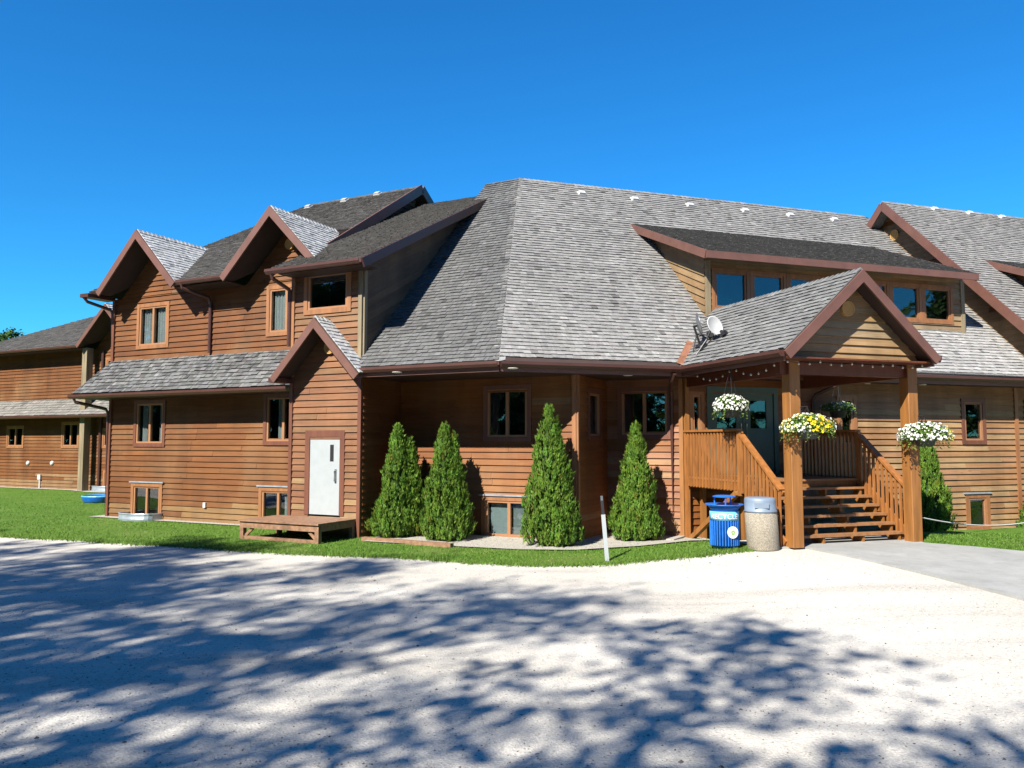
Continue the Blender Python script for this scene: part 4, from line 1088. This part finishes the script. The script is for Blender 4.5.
# ------------------------------------------------------------------ wooden platform below the white door
pf = tag(empty('wooden_platform', Lp(-11.9, 13.5, 0)), 'low weathered wooden step platform below the white door', 'platform')
pu0, pu1, pn0, pn1, pz = -13.0, -10.85, 12.95, 14.15, 0.44
k = 9; bw = (pn1 - pn0 + .04) / k
for i in range(k):
    m = MB(); m.box(Lp(pu0 - .02, pn0 - .04 + i * bw, pz - .035), U * (pu1 - pu0 + .04), N * (bw - .007), Z * (.035 + random.uniform(-.002, .002))); m.build('deck_board', 'old_wood', pf)
m = MB(); m.box(Lp(pu0, pn0, pz - .17), U * (pu1 - pu0), N * .04, Z * .132); m.box(Lp(pu1 - .04, pn0 + .04, pz - .17), U * .04, N * (pn1 - pn0 - .04), Z * .132); m.box(Lp(pu0, pn0 + .04, pz - .17), U * .04, N * (pn1 - pn0 - .04), Z * .132)
m.build('frame', 'old_wood', pf)
m = MB(); m.box(Lp(pu0 + .1, pn0 + .01, 0.03), U * (pu1 - pu0 - .2), N * .04, Z * .07); m.build('rail', 'old_wood', pf)
for a in (pu0 + .0, pu1 - .1):
    for b_ in (pn0 - .002, pn1 - .1):
        m = MB(); m.box(Lp(a, b_, 0.02), U * .1, N * .1, Z * (pz - .06)); m.build('leg', 'old_wood', pf)
for a in (pu0 + .12, pu1 - .3):
    m = MB(); s = 1 if a < -12 else -1
    x = a if s > 0 else a + .2
    m.bar(Lp(x, pn0 + .06, .1), Lp(x + s * .2, pn0 + .06, pz - .17), .04, .06); m.build('brace', 'old_wood', pf)
# timber edging
m = MB(); a, b_ = at(363, 542), at(452, 549); m.bar(a + Z * .05, b_ + Z * .05, .12, .12); tag(m.build('edging_timber', 'old_wood'), 'low weathered landscape timber in front of the two left shrubs', 'timber')
m = MB(); a, b_ = at(670, 543), at(682, 539); m.bar(a + Z * .04, b_ + Z * .04, .16, .07); tag(m.build('splash_block', 'pale_stone'), 'small pale concrete splash block under the downspout left of the porch', 'splash block')
# leaning marker stake
a = at(607.5, 563); b_ = a + (V((0, 0, 1.15))) + V((-.09, .05, 0))
st = tag(empty('marker_stake', a), 'thin leaning white stake with a black tip at the gravel edge', 'stake')
q = a + (b_ - a) * .72
m = MB(); m.bar(a - Z * .05, q, .07, .03, V((0, 1, 0))); m.build('shaft', 'white_paint', st)
m = MB(); m.bar(q, a + (b_ - a) * .93, .05, .028, V((0, 1, 0))); m.build('tip', 'dark_metal', st)
m = MB(); m.bar(a + (b_ - a) * .93, b_, .04, .024, V((0, 1, 0))); m.build('cap', 'steel', st)

# ------------------------------------------------------------------ bins
p = at(725, 549.5)
bn = tag(empty('recycling_bin', p), 'blue ribbed recycling bin with raised lid and white round emblem', 'bin')
r0 = .255
m = MB(); m.lathe(p, [(.2, .02), (.215, .07), (r0 - .02, .07), (r0 - .01, .73), (r0 + .005, .735), (r0 + .02, .76), (r0 - .03, .76), (r0 - .04, .12), (.001, .12)], 36); body = m.build('body', 'blue_plastic', bn, True)
m = MB(); m.lathe(p, [(.17, 0), (.19, .0), (.19, .035), (.17, .035)], 24); m.build('base', 'blue_plastic', bn)
src = None
for i in range(32):
    a = 2 * math.pi * i / 32; c = p + V((math.cos(a), math.sin(a), 0)) * (r0 - .004)
    m = MB(); m.tube([c + Z * .09, c * 1 + Z * .53], .013, 6); m.build('rib', 'blue_plastic', body)
m = MB(); m.lathe(p, [(r0 + .002, .53), (r0 + .006, .53), (r0 + .006, .69), (r0 + .002, .69)], 40); m.build('band', 'blue_light', bn, True)
m = MB(); m.lathe(p, [(r0 - .02, .74), (r0 + .075, .80), (r0 + .085, .80), (r0 + .085, .815), (r0 + .02, .785), (r0 - .06, .775)], 36); m.build('rim', 'blue_plastic', bn, True)
m = MB(); m.lathe(p, [(.001, .935), (.2, .935), (.205, .95), (.15, .965), (.001, .97)], 30)
for a in (0.6, 2.7, 4.6):
    q = V((math.cos(a), math.sin(a), 0)) * .17; m.tube([p + q + Z * .78, p + q + Z * .94], .014, 6)
m.build('lid', 'blue_plastic', bn)
def facing(p, off): # angle on the bin that looks to the camera, plus off
    return math.atan2(-p.y, -p.x) + off
a = facing(p, .55); nv = V((math.cos(a), math.sin(a), 0))
m = MB(); m.lathe(p + nv * (r0 + .004) + Z * .33, [(.105, 0), (.105, .014), (.001, .014)], 24, nv); em = m.build('emblem', 'letter_white', bn)
m = MB(); sx = nv.cross(Z).normalized()
for i in range(5):
    an = i * 2 * math.pi / 5 + .3; c = p + nv * (r0 + .019) + Z * .33 + sx * math.cos(an) * .028 + Z * math.sin(an) * .028
    m.lathe(c, [(.018, 0), (.018, .004), (.001, .004)], 8, nv)
m.build('emblem_leaf', 'leaf_mark', em)
# lettering wrapped round the band
def wrapped_text(txt, size, centre, radius, z, ang, mat, parent, extra=.008):
    cu = bpy.data.curves.new('lettering', 'FONT'); cu.body = txt; cu.size = size; cu.align_x = 'CENTER'
    to = bpy.data.objects.new('lettering', cu); col.objects.link(to)
    bpy.context.view_layer.update()
    me = bpy.data.meshes.new_from_object(to.evaluated_get(bpy.context.evaluated_depsgraph_get()))
    bpy.data.objects.remove(to)
    mb = MB()
    vs = []
    for v in me.vertices:
        an = ang + v.co.x / radius
        vs.append(centre + V((math.cos(an), math.sin(an), 0)) * (radius + extra) + Z * (z + v.co.y))
    mb.add(vs, [tuple(q.vertices) for q in me.polygons])
    return mb.build('lettering', mat, parent)
wrapped_text('RECYCLE', .125, p, r0 + .006, .565, facing(p, 0.0), 'letter_white', bn)
p = at(763.5, 549.5)
bn = tag(empty('litter_bin', p), 'tall beige exposed aggregate litter bin with blue grey dome lid', 'bin')
lean = V((-.055, 0, 0))
def leanl(prof, k=32):
    mb = MB(); vs, fs = [], []
    for r, h in prof:
        for j in range(k): an = 2 * math.pi * j / k; vs.append(p + lean * h + V((math.cos(an) * max(r, 1e-3), math.sin(an) * max(r, 1e-3), h)))
    for i in range(len(prof) - 1):
        for j in range(k): a_, b_ = i * k + j, i * k + (j + 1) % k; fs.append((a_, b_, b_ + k, a_ + k))
    fs.append(tuple(range(k))[::-1]); fs.append(tuple(range((len(prof) - 1) * k, len(prof) * k))); mb.add(vs, fs); return mb
leanl([(.27, 0.0), (.275, .02), (.283, .3), (.277, .665), (.26, .675)]).build('body', 'aggregate', bn, True)
leanl([(.285, .665), (.287, .69), (.275, .70), (.272, .86), (.262, .905), (.235, .92), (.001, .925)]).build('lid', 'bin_lid', bn, True)
a = facing(p, .1)
m = MB(); nv = V((math.cos(a), math.sin(a), 0)); m.box(p + lean * .75 + nv * .262 - nv.cross(Z) * .12 + Z * .745, nv.cross(Z) * .24, Z * .09, nv * .014); m.build('flap', 'bin_lid', bn)

# ------------------------------------------------------------------ satellite dishes on the roof
def dish(centre_px, foot_px, face, r, label, mat):
    nrm1, nrm2 = frc.ez, (Z * 1 - UC * ps).normalized()
    pa, pb = onplane(*foot_px, Cp(8, ME, EZ), nrm1), onplane(*foot_px, Cp(PC0, PF, PZE), nrm2)
    base, nrm = (pa, nrm1) if pa.y < pb.y else (pb, nrm2)
    o = tag(empty('satellite_dish', base), label, 'satellite dish', 'satellite dishes on the roof')
    d = ray(*centre_px); c = V((0, 0, CAM_H)) + d * ((base.y - .12) / d.y)
    top = c - face * .07
    x_ = UC - nrm * UC.dot(nrm); x_.normalize(); y_ = nrm.cross(x_)
    m = MB(); m.cbox(base + nrm * .045, .2, .14, .03, x_, y_, nrm); m.build('foot', 'dark_metal', o)
    m = MB(); m.tube([base + nrm * .04, base.lerp(top, .55) + nrm * .02, top], .024, 8)
    for sg_ in (-.24, .24): m.tube([base + x_ * sg_ + nrm * .03, base.lerp(top, .6)], .013, 6)
    m.build('mast', 'dark_metal', o)
    prof = [(r * i / 8, .22 * r * (i / 8) ** 2) for i in range(9)]
    back_ = [(x, h - .012) for x, h in prof][::-1]
    m = MB(); m.lathe(c, prof + back_, 30, face); m.build('reflector', mat, o, True)
    side = face.cross(Z).normalized(); dn_ = face.cross(side).normalized(); dn_ = dn_ if dn_.z < 0 else -dn_
    tip = c + face * r * .95 + dn_ * r * 1.15
    m = MB(); m.tube([c + dn_ * r * .9 + face * .02, tip], .016, 6); m.tube([c - face * .012, top], .04, 8); m.build('arm', 'dark_metal', o)
    m = MB(); m.tube([tip, tip + (c - tip).normalized() * .11], [.05, .036], 10); m.cbox(tip, .11, .1, .08, side, face, dn_); m.build('receiver', 'dark_metal', o)
    return o
dish((714, 326.5), (704, 349), V((0.50, -.80, .30)).normalized(), .225, 'white satellite dish facing the drive, on the roof beside the porch', 'white_plastic')
dish((697, 325), (701, 346), V((0.93, -.12, .22)).normalized(), .25, 'grey satellite dish seen edge on, left of the white dish', 'steel')
# ------------------------------------------------------------------ foliage helpers
def arborvitae(p, height, rad_, seed, n_, tops, label):
    """upright cedar: flat sprays grown in tufts over a dark inner cone added to block light"""
    rnd = random.Random(seed)
    o = tag(empty('arborvitae', p), label, 'shrub', 'clipped cedar shrubs along the lodge wall')
    m = MB(); m.tube([p - Z * .05, p + Z * height * .85], [.05, .012], 7); m.build('trunk', 'bark', o)
    mb = MB()
    cones = [(0, 0, height, rad_)] if not tops else tops
    def radius(cn, f): return cn[3] * math.sin(min(1, (f + .10) / .24) * math.pi / 2) * (1 - f) ** 0.74 * 1.10 + .015
    tot = sum(c[2] * c[3] for c in cones)
    def spray(c, upv, outv, s, tint):
        side = upv.cross(outv + V((rnd.uniform(-1, 1), rnd.uniform(-1, 1), rnd.uniform(-.3, .3))) * .8)
        if side.length < 1e-3: return
        side.normalize(); w = s * rnd.uniform(.16, .27)
        vs = [c - side * w * .25, c + side * w * .25, c + upv * s * .6 + side * w, c + upv * s * .95 + side * w * .35, c + upv * s * 1.35, c + upv * s * .9 - side * w * .45, c + upv * s * .5 - side * w]
        mb.add(vs, [(0, 1, 2, 3, 4, 5, 6)], tint)
    for ci, cn in enumerate(cones):
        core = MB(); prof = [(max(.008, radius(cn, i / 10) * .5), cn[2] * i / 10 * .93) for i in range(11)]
        core.lathe(p + V((cn[0], cn[1], 0.03)), prof, 14); mb.add([V(q) for q in core.v], core.f, (.03, .07, .012))  # plain dark cone inside the tufts, added to stop light passing through
        tufts = int(n_ * cn[2] * cn[3] / tot / 30)
        for i in range(tufts):
            f = cl(1 - (1 - (i + rnd.random()) / tufts) ** .62, 0.0, .965) if i % 5 else rnd.random() * .97
            an = i * 2.39996 + rnd.uniform(-.3, .3); R_ = radius(cn, f) * (1 + .10 * math.sin(an * 3 + ci * 2 + seed) + .08 * math.sin(f * 17 + seed * 1.7 + an))
            rr = max(0.0, R_ * rnd.uniform(.72, 1.0) - .03)
            outv = V((math.cos(an), math.sin(an), 0))
            root = p + V((cn[0], cn[1], .02 + f * cn[2])) + outv * rr
            ax = (Z * rnd.uniform(.9, 1.4) + outv * rnd.uniform(.05, .45)).normalized()
            ln = rnd.uniform(.12, .24) * (1 - .4 * f); wd = ln * rnd.uniform(.20, .34)
            g0 = rnd.uniform(.62, 1.22); yl = rnd.uniform(.85, 1.2)
            if rnd.random() < .03: g0, yl = .8, 1.7
            for j in range(30):
                t = rnd.random() ** .8
                q = root + ax * ln * t + V((rnd.gauss(0, 1), rnd.gauss(0, 1), rnd.gauss(0, .6))) * wd * (.9 - .6 * t) * .55
                up_ = (ax + V((rnd.gauss(0, .28), rnd.gauss(0, .28), rnd.gauss(0, .2)))).normalized()
                g_ = g0 * rnd.uniform(.9, 1.12)
                spray(q, up_, outv, rnd.uniform(.035, .070), (.135 * g_ * yl, .255 * g_, .030 * g_))
        # thin leader at the top
        for j in range(46):
            t = rnd.random(); q = p + V((cn[0], cn[1], cn[2] * (.90 + .11 * t))) + V((rnd.gauss(0, 1), rnd.gauss(0, 1), 0)) * .045 * (1.15 - t)
            g_ = rnd.uniform(.8, 1.2); spray(q, (Z + V((rnd.gauss(0, .3), rnd.gauss(0, .3), 0))).normalized(), V((1, 0, 0)), rnd.uniform(.03, .05), (.10 * g_, .19 * g_, .025 * g_))
    mb.build('crown', 'leaf', o)
    return o
def foot(px, py): return at(px, py)
arborvitae(foot(398, 538.5), 2.42, .60, 1, 40000, [(-.03, 0, 2.42, .50), (.24, .1, 2.12, .40), (-.2, -.12, 1.0, .42)], 'leftmost twin tipped cedar shrub, beside the white door')
arborvitae(foot(446, 541.5), 2.42, .62, 2, 40000, [(-.05, 0, 2.42, .52), (.13, .05, 2.22, .46), (.1, -.15, .9, .5)], 'second cedar shrub from the white door, left of the basement window')
arborvitae(foot(549.5, 547.5), 2.78, .64, 3, 40000, [(0, 0, 2.78, .60), (.12, 0, 2.45, .48), (.18, -.1, .9, .46)], 'tallest cedar shrub, at the corner right of the basement window')
arborvitae(foot(635, 542.5), 2.42, .56, 4, 40000, [(.04, 0, 2.42, .50), (-.08, -.05, 1.3, .46), (.15, -.05, .8, .42)], 'cedar shrub behind the leaning white stake')
q = Cp(15.0, 14.65); q.z = tz(q.x, q.y)
arborvitae(q, 2.45, .62, 5, 24000, None, 'cedar shrub half hidden behind the right porch post')
q = Cp(19.05, 15.0); q.z = tz(q.x, q.y)
arborvitae(q, 1.3, .5, 6, 14000, None, 'low cedar shrub cut by the right edge of the picture')

# ------------------------------------------------------------------ hanging baskets
def basket(c, r, seed, palette, hang, label, dens=1.0, flat=.75):
    rnd = random.Random(seed)
    o = tag(empty('hanging_basket', c), label, 'flower basket', 'hanging flower baskets on the porch')
    m = MB(); m.lathe(c - Z * .2, [(.1, 0), (.15, .02), (.2, .17), (.215, .2), (.19, .2), (.001, .17)], 20); m.build('pot', 'pot', o, True)
    m = MB()
    for i in range(3):
        a = i * 2.094 + .4; m.tube([c + V((math.cos(a) * .2, math.sin(a) * .2, 0)), hang], .005, 4)
    m.build('hanger', 'dark_metal', o)
    fol = MB(); fl = MB()
    for i in range(int(1500 * dens)):
        an = rnd.uniform(0, 6.283); ph = math.acos(rnd.uniform(-.35, 1)); k = rnd.uniform(.55, 1.05)
        d = V((math.sin(ph) * math.cos(an), math.sin(ph) * math.sin(an), math.cos(ph) * flat))
        q = c + d * r * k + Z * .0
        s = rnd.uniform(.018, .04); a = V((rnd.gauss(0, 1), rnd.gauss(0, 1), rnd.gauss(0, 1))).normalized(); b_ = a.orthogonal().normalized()
        g_ = rnd.uniform(.7, 1.3)
        fol.add([q - a * s, q + b_ * s * .5, q + a * s, q - b_ * s * .5], [(0, 1, 2, 3)], (.11 * g_, .20 * g_, .03 * g_))
    for i in range(int(26 * dens)):          # trailing stems
        an = rnd.uniform(0, 6.283); q = c + V((math.cos(an), math.sin(an), 0)) * r * rnd.uniform(.75, 1.0) - Z * r * .1
        for j in range(rnd.randint(4, 9)):
            q = q + V((rnd.uniform(-.02, .02) + math.cos(an) * .008, rnd.uniform(-.02, .02) + math.sin(an) * .008, -rnd.uniform(.015, .03)))
            a = V((rnd.gauss(0, 1), rnd.gauss(0, 1), rnd.gauss(0, 1))).normalized(); b_ = a.orthogonal().normalized(); s = rnd.uniform(.012, .03); g_ = rnd.uniform(.6, 1.3)
            fol.add([q - a * s, q + b_ * s * .5, q + a * s, q - b_ * s * .5], [(0, 1, 2, 3)], (.13 * g_, .20 * g_, .035 * g_))
    for i in range(int(430 * dens)):
        an = rnd.uniform(0, 6.283); ph = math.acos(rnd.uniform(-.3, 1))
        d = V((math.sin(ph) * math.cos(an), math.sin(ph) * math.sin(an), math.cos(ph) * flat))
        q = c + d * r * rnd.uniform(.93, 1.12)
        tint = palette(d, rnd)
        if tint is None: continue
        ax = (d + V((rnd.uniform(-.5, .5), rnd.uniform(-.5, .5), rnd.uniform(-.2, .6)))).normalized(); x = ax.orthogonal().normalized(); y = ax.cross(x)
        s = rnd.uniform(.012, .034); a0 = rnd.uniform(0, 6)
        vs = [q]
        for j in range(10):
            rr = s if j % 2 == 0 else s * .62
            vs.append(q + (x * math.cos(a0 + j * .628) + y * math.sin(a0 + j * .628)) * rr + ax * s * .25)
        fl.add(vs, [(0, j + 1, (j + 1) % 10 + 1) for j in range(10)], tint)
    tag(fol.build('leaves', 'leaf', o), kind='stuff'); tag(fl.build('flowers', 'petal', o), kind='stuff')
    return o
W_ = (.82, .82, .78); Y_ = (.85, .60, .02); YO = (.85, .42, .02)
def pal_white(d, rnd): return W_ if rnd.random() < .8 else ((.6, .66, .4) if rnd.random() < .5 else None)
def pal_yellow(d, rnd):
    w_ = d.dot(UC)
    if -.55 < w_ < .35 and d.z < .45: return Y_ if rnd.random() < .75 else (YO if rnd.random() < .4 else W_)
    return W_ if rnd.random() < .5 else ((.75, .72, .25) if rnd.random() < .4 else None)
def pal_wr(d, rnd):
    if d.dot(UC) > .1 and d.z < .35 and rnd.random() < .6: return (.75, .62, .08)
    return W_ if rnd.random() < .95 else None
def pal_dim(d, rnd): return (.5, .55, .42) if rnd.random() < .35 else None
def bracket(o, a, b_):
    m = MB(); m.tube([a, b_], .01, 6); m.tube([a - Z * .16, a], .009, 6)
    m.tube([a - Z * .16, a - Z * .1 + (b_ - a) * .45, b_], .008, 6)
    for i in range(3): m.tube([a + (b_ - a) * .1 - Z * (.03 + .045 * i), a + (b_ - a) * .28 - Z * (.02 + .04 * i)], .007, 5)
    m.build('bracket', 'dark_metal', o)
c = onplane(808, 428, Cp(0, 11.75, 0), NC)
o = basket(c, .43, 1, pal_yellow, c + Z * .36, 'hanging basket of yellow and white flowers on the left porch post', 1.25, .55)
bracket(o, Cp(9.46, 11.96, c.z + .38), c + Z * .38)
c = onplane(925, 436, Cp(0, 11.75, 0), NC)
o = basket(c, .44, 2, pal_wr, c + Z * .36, 'hanging basket of dense white flowers on the right porch post', 1.5, .55)
bracket(o, Cp(12.14, 11.96, c.z + .38), c + Z * .38)
c = onplane(731, 407, Cp(8.95, 0, 0), UC)
basket(c, .31, 3, pal_white, V((c.x, c.y, 3.55)), 'round white flower basket hanging from the left porch eave', 1.0, .75)
c = onplane(838, 409, Cp(0, 14.95, 0), NC)
basket(c, .36, 4, pal_dim, V((c.x, c.y, 3.55)), 'shaded green flower basket hanging at the back of the porch', .6, .45)

# ------------------------------------------------------------------ rope from the right post
a = Cp(12.2, 12.1, 0); a.z = tz(a.x, a.y) + .48; b_ = Cp(18.9, 14.4, 0); b_.z = tz(b_.x, b_.y) + .45
rp = tag(empty('rope', a), 'slack white rope hanging from the right porch post across the side lawn', 'rope')
pts = []
for i in range(31):
    f = i / 30; q = a.lerp(b_, f); q.z -= 1.6 * f * (1 - f) * .36 * 1.5; q.z = max(q.z, tz(q.x, q.y) + .06); pts.append(q)
m = MB(); m.tube(pts[:24], .014, 6); m.build('strand', 'rope', rp)
m = MB(); m.tube(pts[23:], .016, 6); m.build('tail', 'rope_green', rp)

# ------------------------------------------------------------------ grass blades and pebbles
from mathutils import noise as mnoise
def blades(poly, n_, name, label, seed, box):
    rnd = random.Random(seed); mb = MB(); cnt = 0
    while cnt < n_:
        px, py = rnd.uniform(box[0], box[1]), rnd.uniform(box[2], box[3])
        p = at(px, py)
        if not inside(poly, p.x, p.y): n_ -= 0.3; continue
        cnt += 1
        pn = mnoise.fractal(V((p.x * .55, p.y * .55, 3.0)), 1.0, 2.0, 4)
        dry = ss(.12, .5, pn + rnd.uniform(-.15, .15))
        if rnd.random() < dry * .5: continue
        h = rnd.uniform(.02, .045) * (1 - .3 * dry); a = rnd.uniform(0, 6.28); s = V((math.cos(a), math.sin(a), 0)) * rnd.uniform(.006, .012); l = V((rnd.uniform(-.03, .03), rnd.uniform(-.03, .03), h))
        g_ = rnd.uniform(.75, 1.3); z0 = Z * .028
        mb.add([p + z0 - s, p + z0 + s, p + z0 + l], [(0, 1, 2)], ((.118 + .10 * dry) * g_, (.225 + .01 * dry) * g_, (.028 + .045 * dry) * g_))
    return tag(mb.build(name, 'blade', origin=V((0, 0, 0))), label, None, None, 'stuff')
blades(lawn, 52000, 'grass', 'short mown grass before the lodge', 21, (-20, 740, 487, 569))
blades(RLAWN, 7000, 'side_grass', 'short mown grass beside the concrete slab', 22, (915, 1030, 535, 560))
# tufts straggling over the gravel edge
rnd = random.Random(5); mb = MB(); 
for i in range(5200):
    j = rnd.randrange(len(BORD) - 1); f = rnd.random()
    x = BORD[j][0] + (BORD[j + 1][0] - BORD[j][0]) * f + rnd.gauss(0, .09); y = BORD[j][1] + (BORD[j + 1][1] - BORD[j][1]) * f + rnd.gauss(-.02, .09)
    p = V((x, y, tz(x, y))); h = rnd.uniform(.03, .09); a = rnd.uniform(0, 6.28); s = V((math.cos(a), math.sin(a), 0)) * .01; g_ = rnd.uniform(.7, 1.3)
    mb.add([p - s, p + s, p + V((rnd.uniform(-.04, .04), rnd.uniform(-.04, .04), h))], [(0, 1, 2)], (.125 * g_, .22 * g_, .03 * g_))
tag(mb.build('grass_edge', 'blade', origin=V((0, 0, 0))), 'ragged grass along the gravel edge', kind='stuff')
mb = MB(); rnd = random.Random(9)
for i in range(17000):
    d_ = 4.6 + 10 * rnd.random() ** 1.5; x = rnd.uniform(-.7, .7) * d_; y = d_
    if inside(slabp, x, y) or inside(lawn, x, y): continue
    s = rnd.uniform(.004, .011) * (1 if rnd.random() < .95 else rnd.uniform(1.4, 2.4)); z = tz(x, y); g_ = rnd.uniform(.5, 1.1)
    c = V((x, y, z)); a = rnd.uniform(0, 6)
    vs = [c + V((math.cos(a + j * 1.2566) * s * rnd.uniform(.7, 1.2), math.sin(a + j * 1.2566) * s * rnd.uniform(.7, 1.2), .0)) for j in range(5)] + [c + Z * s * rnd.uniform(.5, .9)]
    tt = (.46 * g_, .43 * g_, .38 * g_)
    if rnd.random() < .12: tt = (.12, .105, .09)
    mb.add(vs, [(j, (j + 1) % 5, 5) for j in range(5)], tt)
tag(mb.build('loose_stones', 'pebble', origin=V((0, 0, 0))), 'loose pebbles scattered on the gravel drive', kind='stuff')

# ------------------------------------------------------------------ trees
def tree_mesh(seed, h, crown_r, leaves, crown_base=.28, leaf=.11, girth=1.0):
    """a loose broadleaf tree: (trunk MB, crown MB) about the origin"""
    rnd = random.Random(seed); tm = MB(); cm = MB()
    pts = [V((rnd.uniform(-.1, .1) * i, rnd.uniform(-.1, .1) * i, h * i / 6 * .9)) for i in range(7)]
    tm.tube([pts[0] - Z * .2] + pts[1:], [(.03 * h * .55 * (1 - i / 7.2) + .02) * girth for i in range(7)], 9)
    clumps = []
    nl = 46
    for i in range(nl):
        f = crown_base + (1 - crown_base) * (i + .5) / nl
        an = i * 2.4 + rnd.uniform(-.4, .4)
        t = (f - crown_base) / (1 - crown_base)
        reach = crown_r * (math.sin(math.pi * min(1, .18 + t * .82)) ** .7) * rnd.uniform(.65, 1.12)
        z = h * f * .97
        k = min(5.99, max(0, f / .9 * 6)); a = pts[int(k)].lerp(pts[min(6, int(k) + 1)], k - int(k))
        start = V((a.x, a.y, max(.2, z - reach * .35)))
        end = V((math.cos(an) * reach + a.x, math.sin(an) * reach + a.y, z))
        mid_ = start.lerp(end, .5) + V((0, 0, reach * .06))
        tm.tube([start, mid_, end], [.05 + .01 * (1 - t), .03, .01], 5, False)
        for s in range(4):
            q = start.lerp(end, .45 + .19 * s) + V((rnd.gauss(0, .25), rnd.gauss(0, .25), rnd.gauss(0, .2)))
            clumps.append((q, rnd.uniform(.35, .75)))
    per = leaves // len(clumps)
    for q, r in clumps:
        g0 = rnd.uniform(.7, 1.2)
        for i in range(per):
            v = V((rnd.gauss(0, 1), rnd.gauss(0, 1), rnd.gauss(0, .6))) * r * .55
            c = q + v; a = V((rnd.gauss(0, 1), rnd.gauss(0, 1), rnd.gauss(0, .6))).normalized(); b_ = a.orthogonal().normalized(); s = rnd.uniform(.6, 1.3) * leaf
            g_ = g0 * rnd.uniform(.8, 1.2)
            cm.add([c - a * s, c + b_ * s * .55, c + a * s, c - b_ * s * .55], [(0, 1, 2, 3)], (.05 * g_, .11 * g_, .018 * g_))
    return tm, cm
def plant_tree(name, tm, cm, loc, rz, sc_, label, group, src=None):
    o = tag(empty(name, loc), label, 'tree', group)
    o.rotation_euler.z = rz; o.scale = (sc_, sc_, sc_)
    if src is None:
        for nm, mb, mt in (('trunk', tm, 'bark'), ('crown', cm, 'leaf')):
            c = mb.build(nm, mt, None, origin=V((0, 0, 0))); c.parent = o
    else:
        for ch in src.children:
            c = ch.copy(); col.objects.link(c); c.parent = o
    return o
TA = tree_mesh(31, 20, 5.6, 10000, leaf=.13, girth=.6); TB = tree_mesh(37, 20, 5.0, 8600, leaf=.13, girth=.6)
firsts = {}
# (where the tip of the shadow falls, size, kind, words)
for i, (x, y, s_, k, lab) in enumerate((
        (-12.5, 19.5, 1.0, 'B', 'leafy tree at the far left of the drive'),
        (-6.0, 17.0, 1.05, 'A', 'leafy tree standing left of the drive, nearest the left lawn'),
        (-2.2, 14.6, 1.0, 'B', 'leafy tree left of the viewer, its shadow on the gravel'),
        (0.9, 12.0, .95, 'A', 'leafy tree behind the viewer on the left'),
        (-2.4, 9.0, .9, 'B', 'leafy tree close behind the viewer'),
        (-5.2, 12.8, 1.0, 'A', 'tall leafy tree further left behind the viewer'),
        (4.7, 5.4, .8, 'A', 'leafy tree straight behind the viewer'))):
    h_ = 20 * s_
    x, y = x + tr.x / tr.z * h_, y + tr.y / tr.z * h_
    o = plant_tree('shade_tree', *(TA if k == 'A' else TB), V((x, y, tz(x, y))), i * 1.3, s_, lab, 'leafy trees around the drive', firsts.get(k))
    firsts.setdefault(k, o)
TE = tree_mesh(59, 16, 3.4, 2600, leaf=.12, girth=.3)
plant_tree('shade_tree', *TE, V((3.1 + tr.x / tr.z * 16, 9.3 + tr.y / tr.z * 16, 0)), .7, 1.0, 'thin sparse young tree just left behind the viewer', 'leafy trees around the drive')
TD = tree_mesh(53, 13, 4.6, 9000, crown_base=.05, leaf=.24)
TC = tree_mesh(41, 12, 2.4, 5000, leaf=.16)
p = V((-44.6, 70, 0))
plant_tree('distant_tree', *TC, p, 0, 1.0, 'green treetop showing above the far roof at the left edge', None)

row = None
LEFT_ROW = range(26, 40)
places = [(-62 + i * 4.9, -28 - (7 if i % 2 else 0)) for i in range(26)] + [(-56 - (6 if i % 2 else 0), -18 + i * 5.4) for i in range(14)] + [(60 + (7 if i % 2 else 0), -22 + i * 5.4) for i in range(8)]
for i, (x, y) in enumerate(places):
    x += random.uniform(-1.2, 1.2); y += random.uniform(-2, 2)
    o = plant_tree('shade_tree', *TD, V((x, y, 0)), i * 2.1, random.uniform(.9, 1.35) * (1.45 if i in LEFT_ROW else 1), ('leafy tree in the long row beyond the left side of the drive' if i in LEFT_ROW else 'leafy tree in the row across the drive, behind the viewer' if i < 26 else 'leafy tree in the row at the right end of the drive'), ('trees left of the drive' if i in LEFT_ROW else 'trees across the drive' if i < 26 else 'trees right of the drive'), row)
    row = row or o
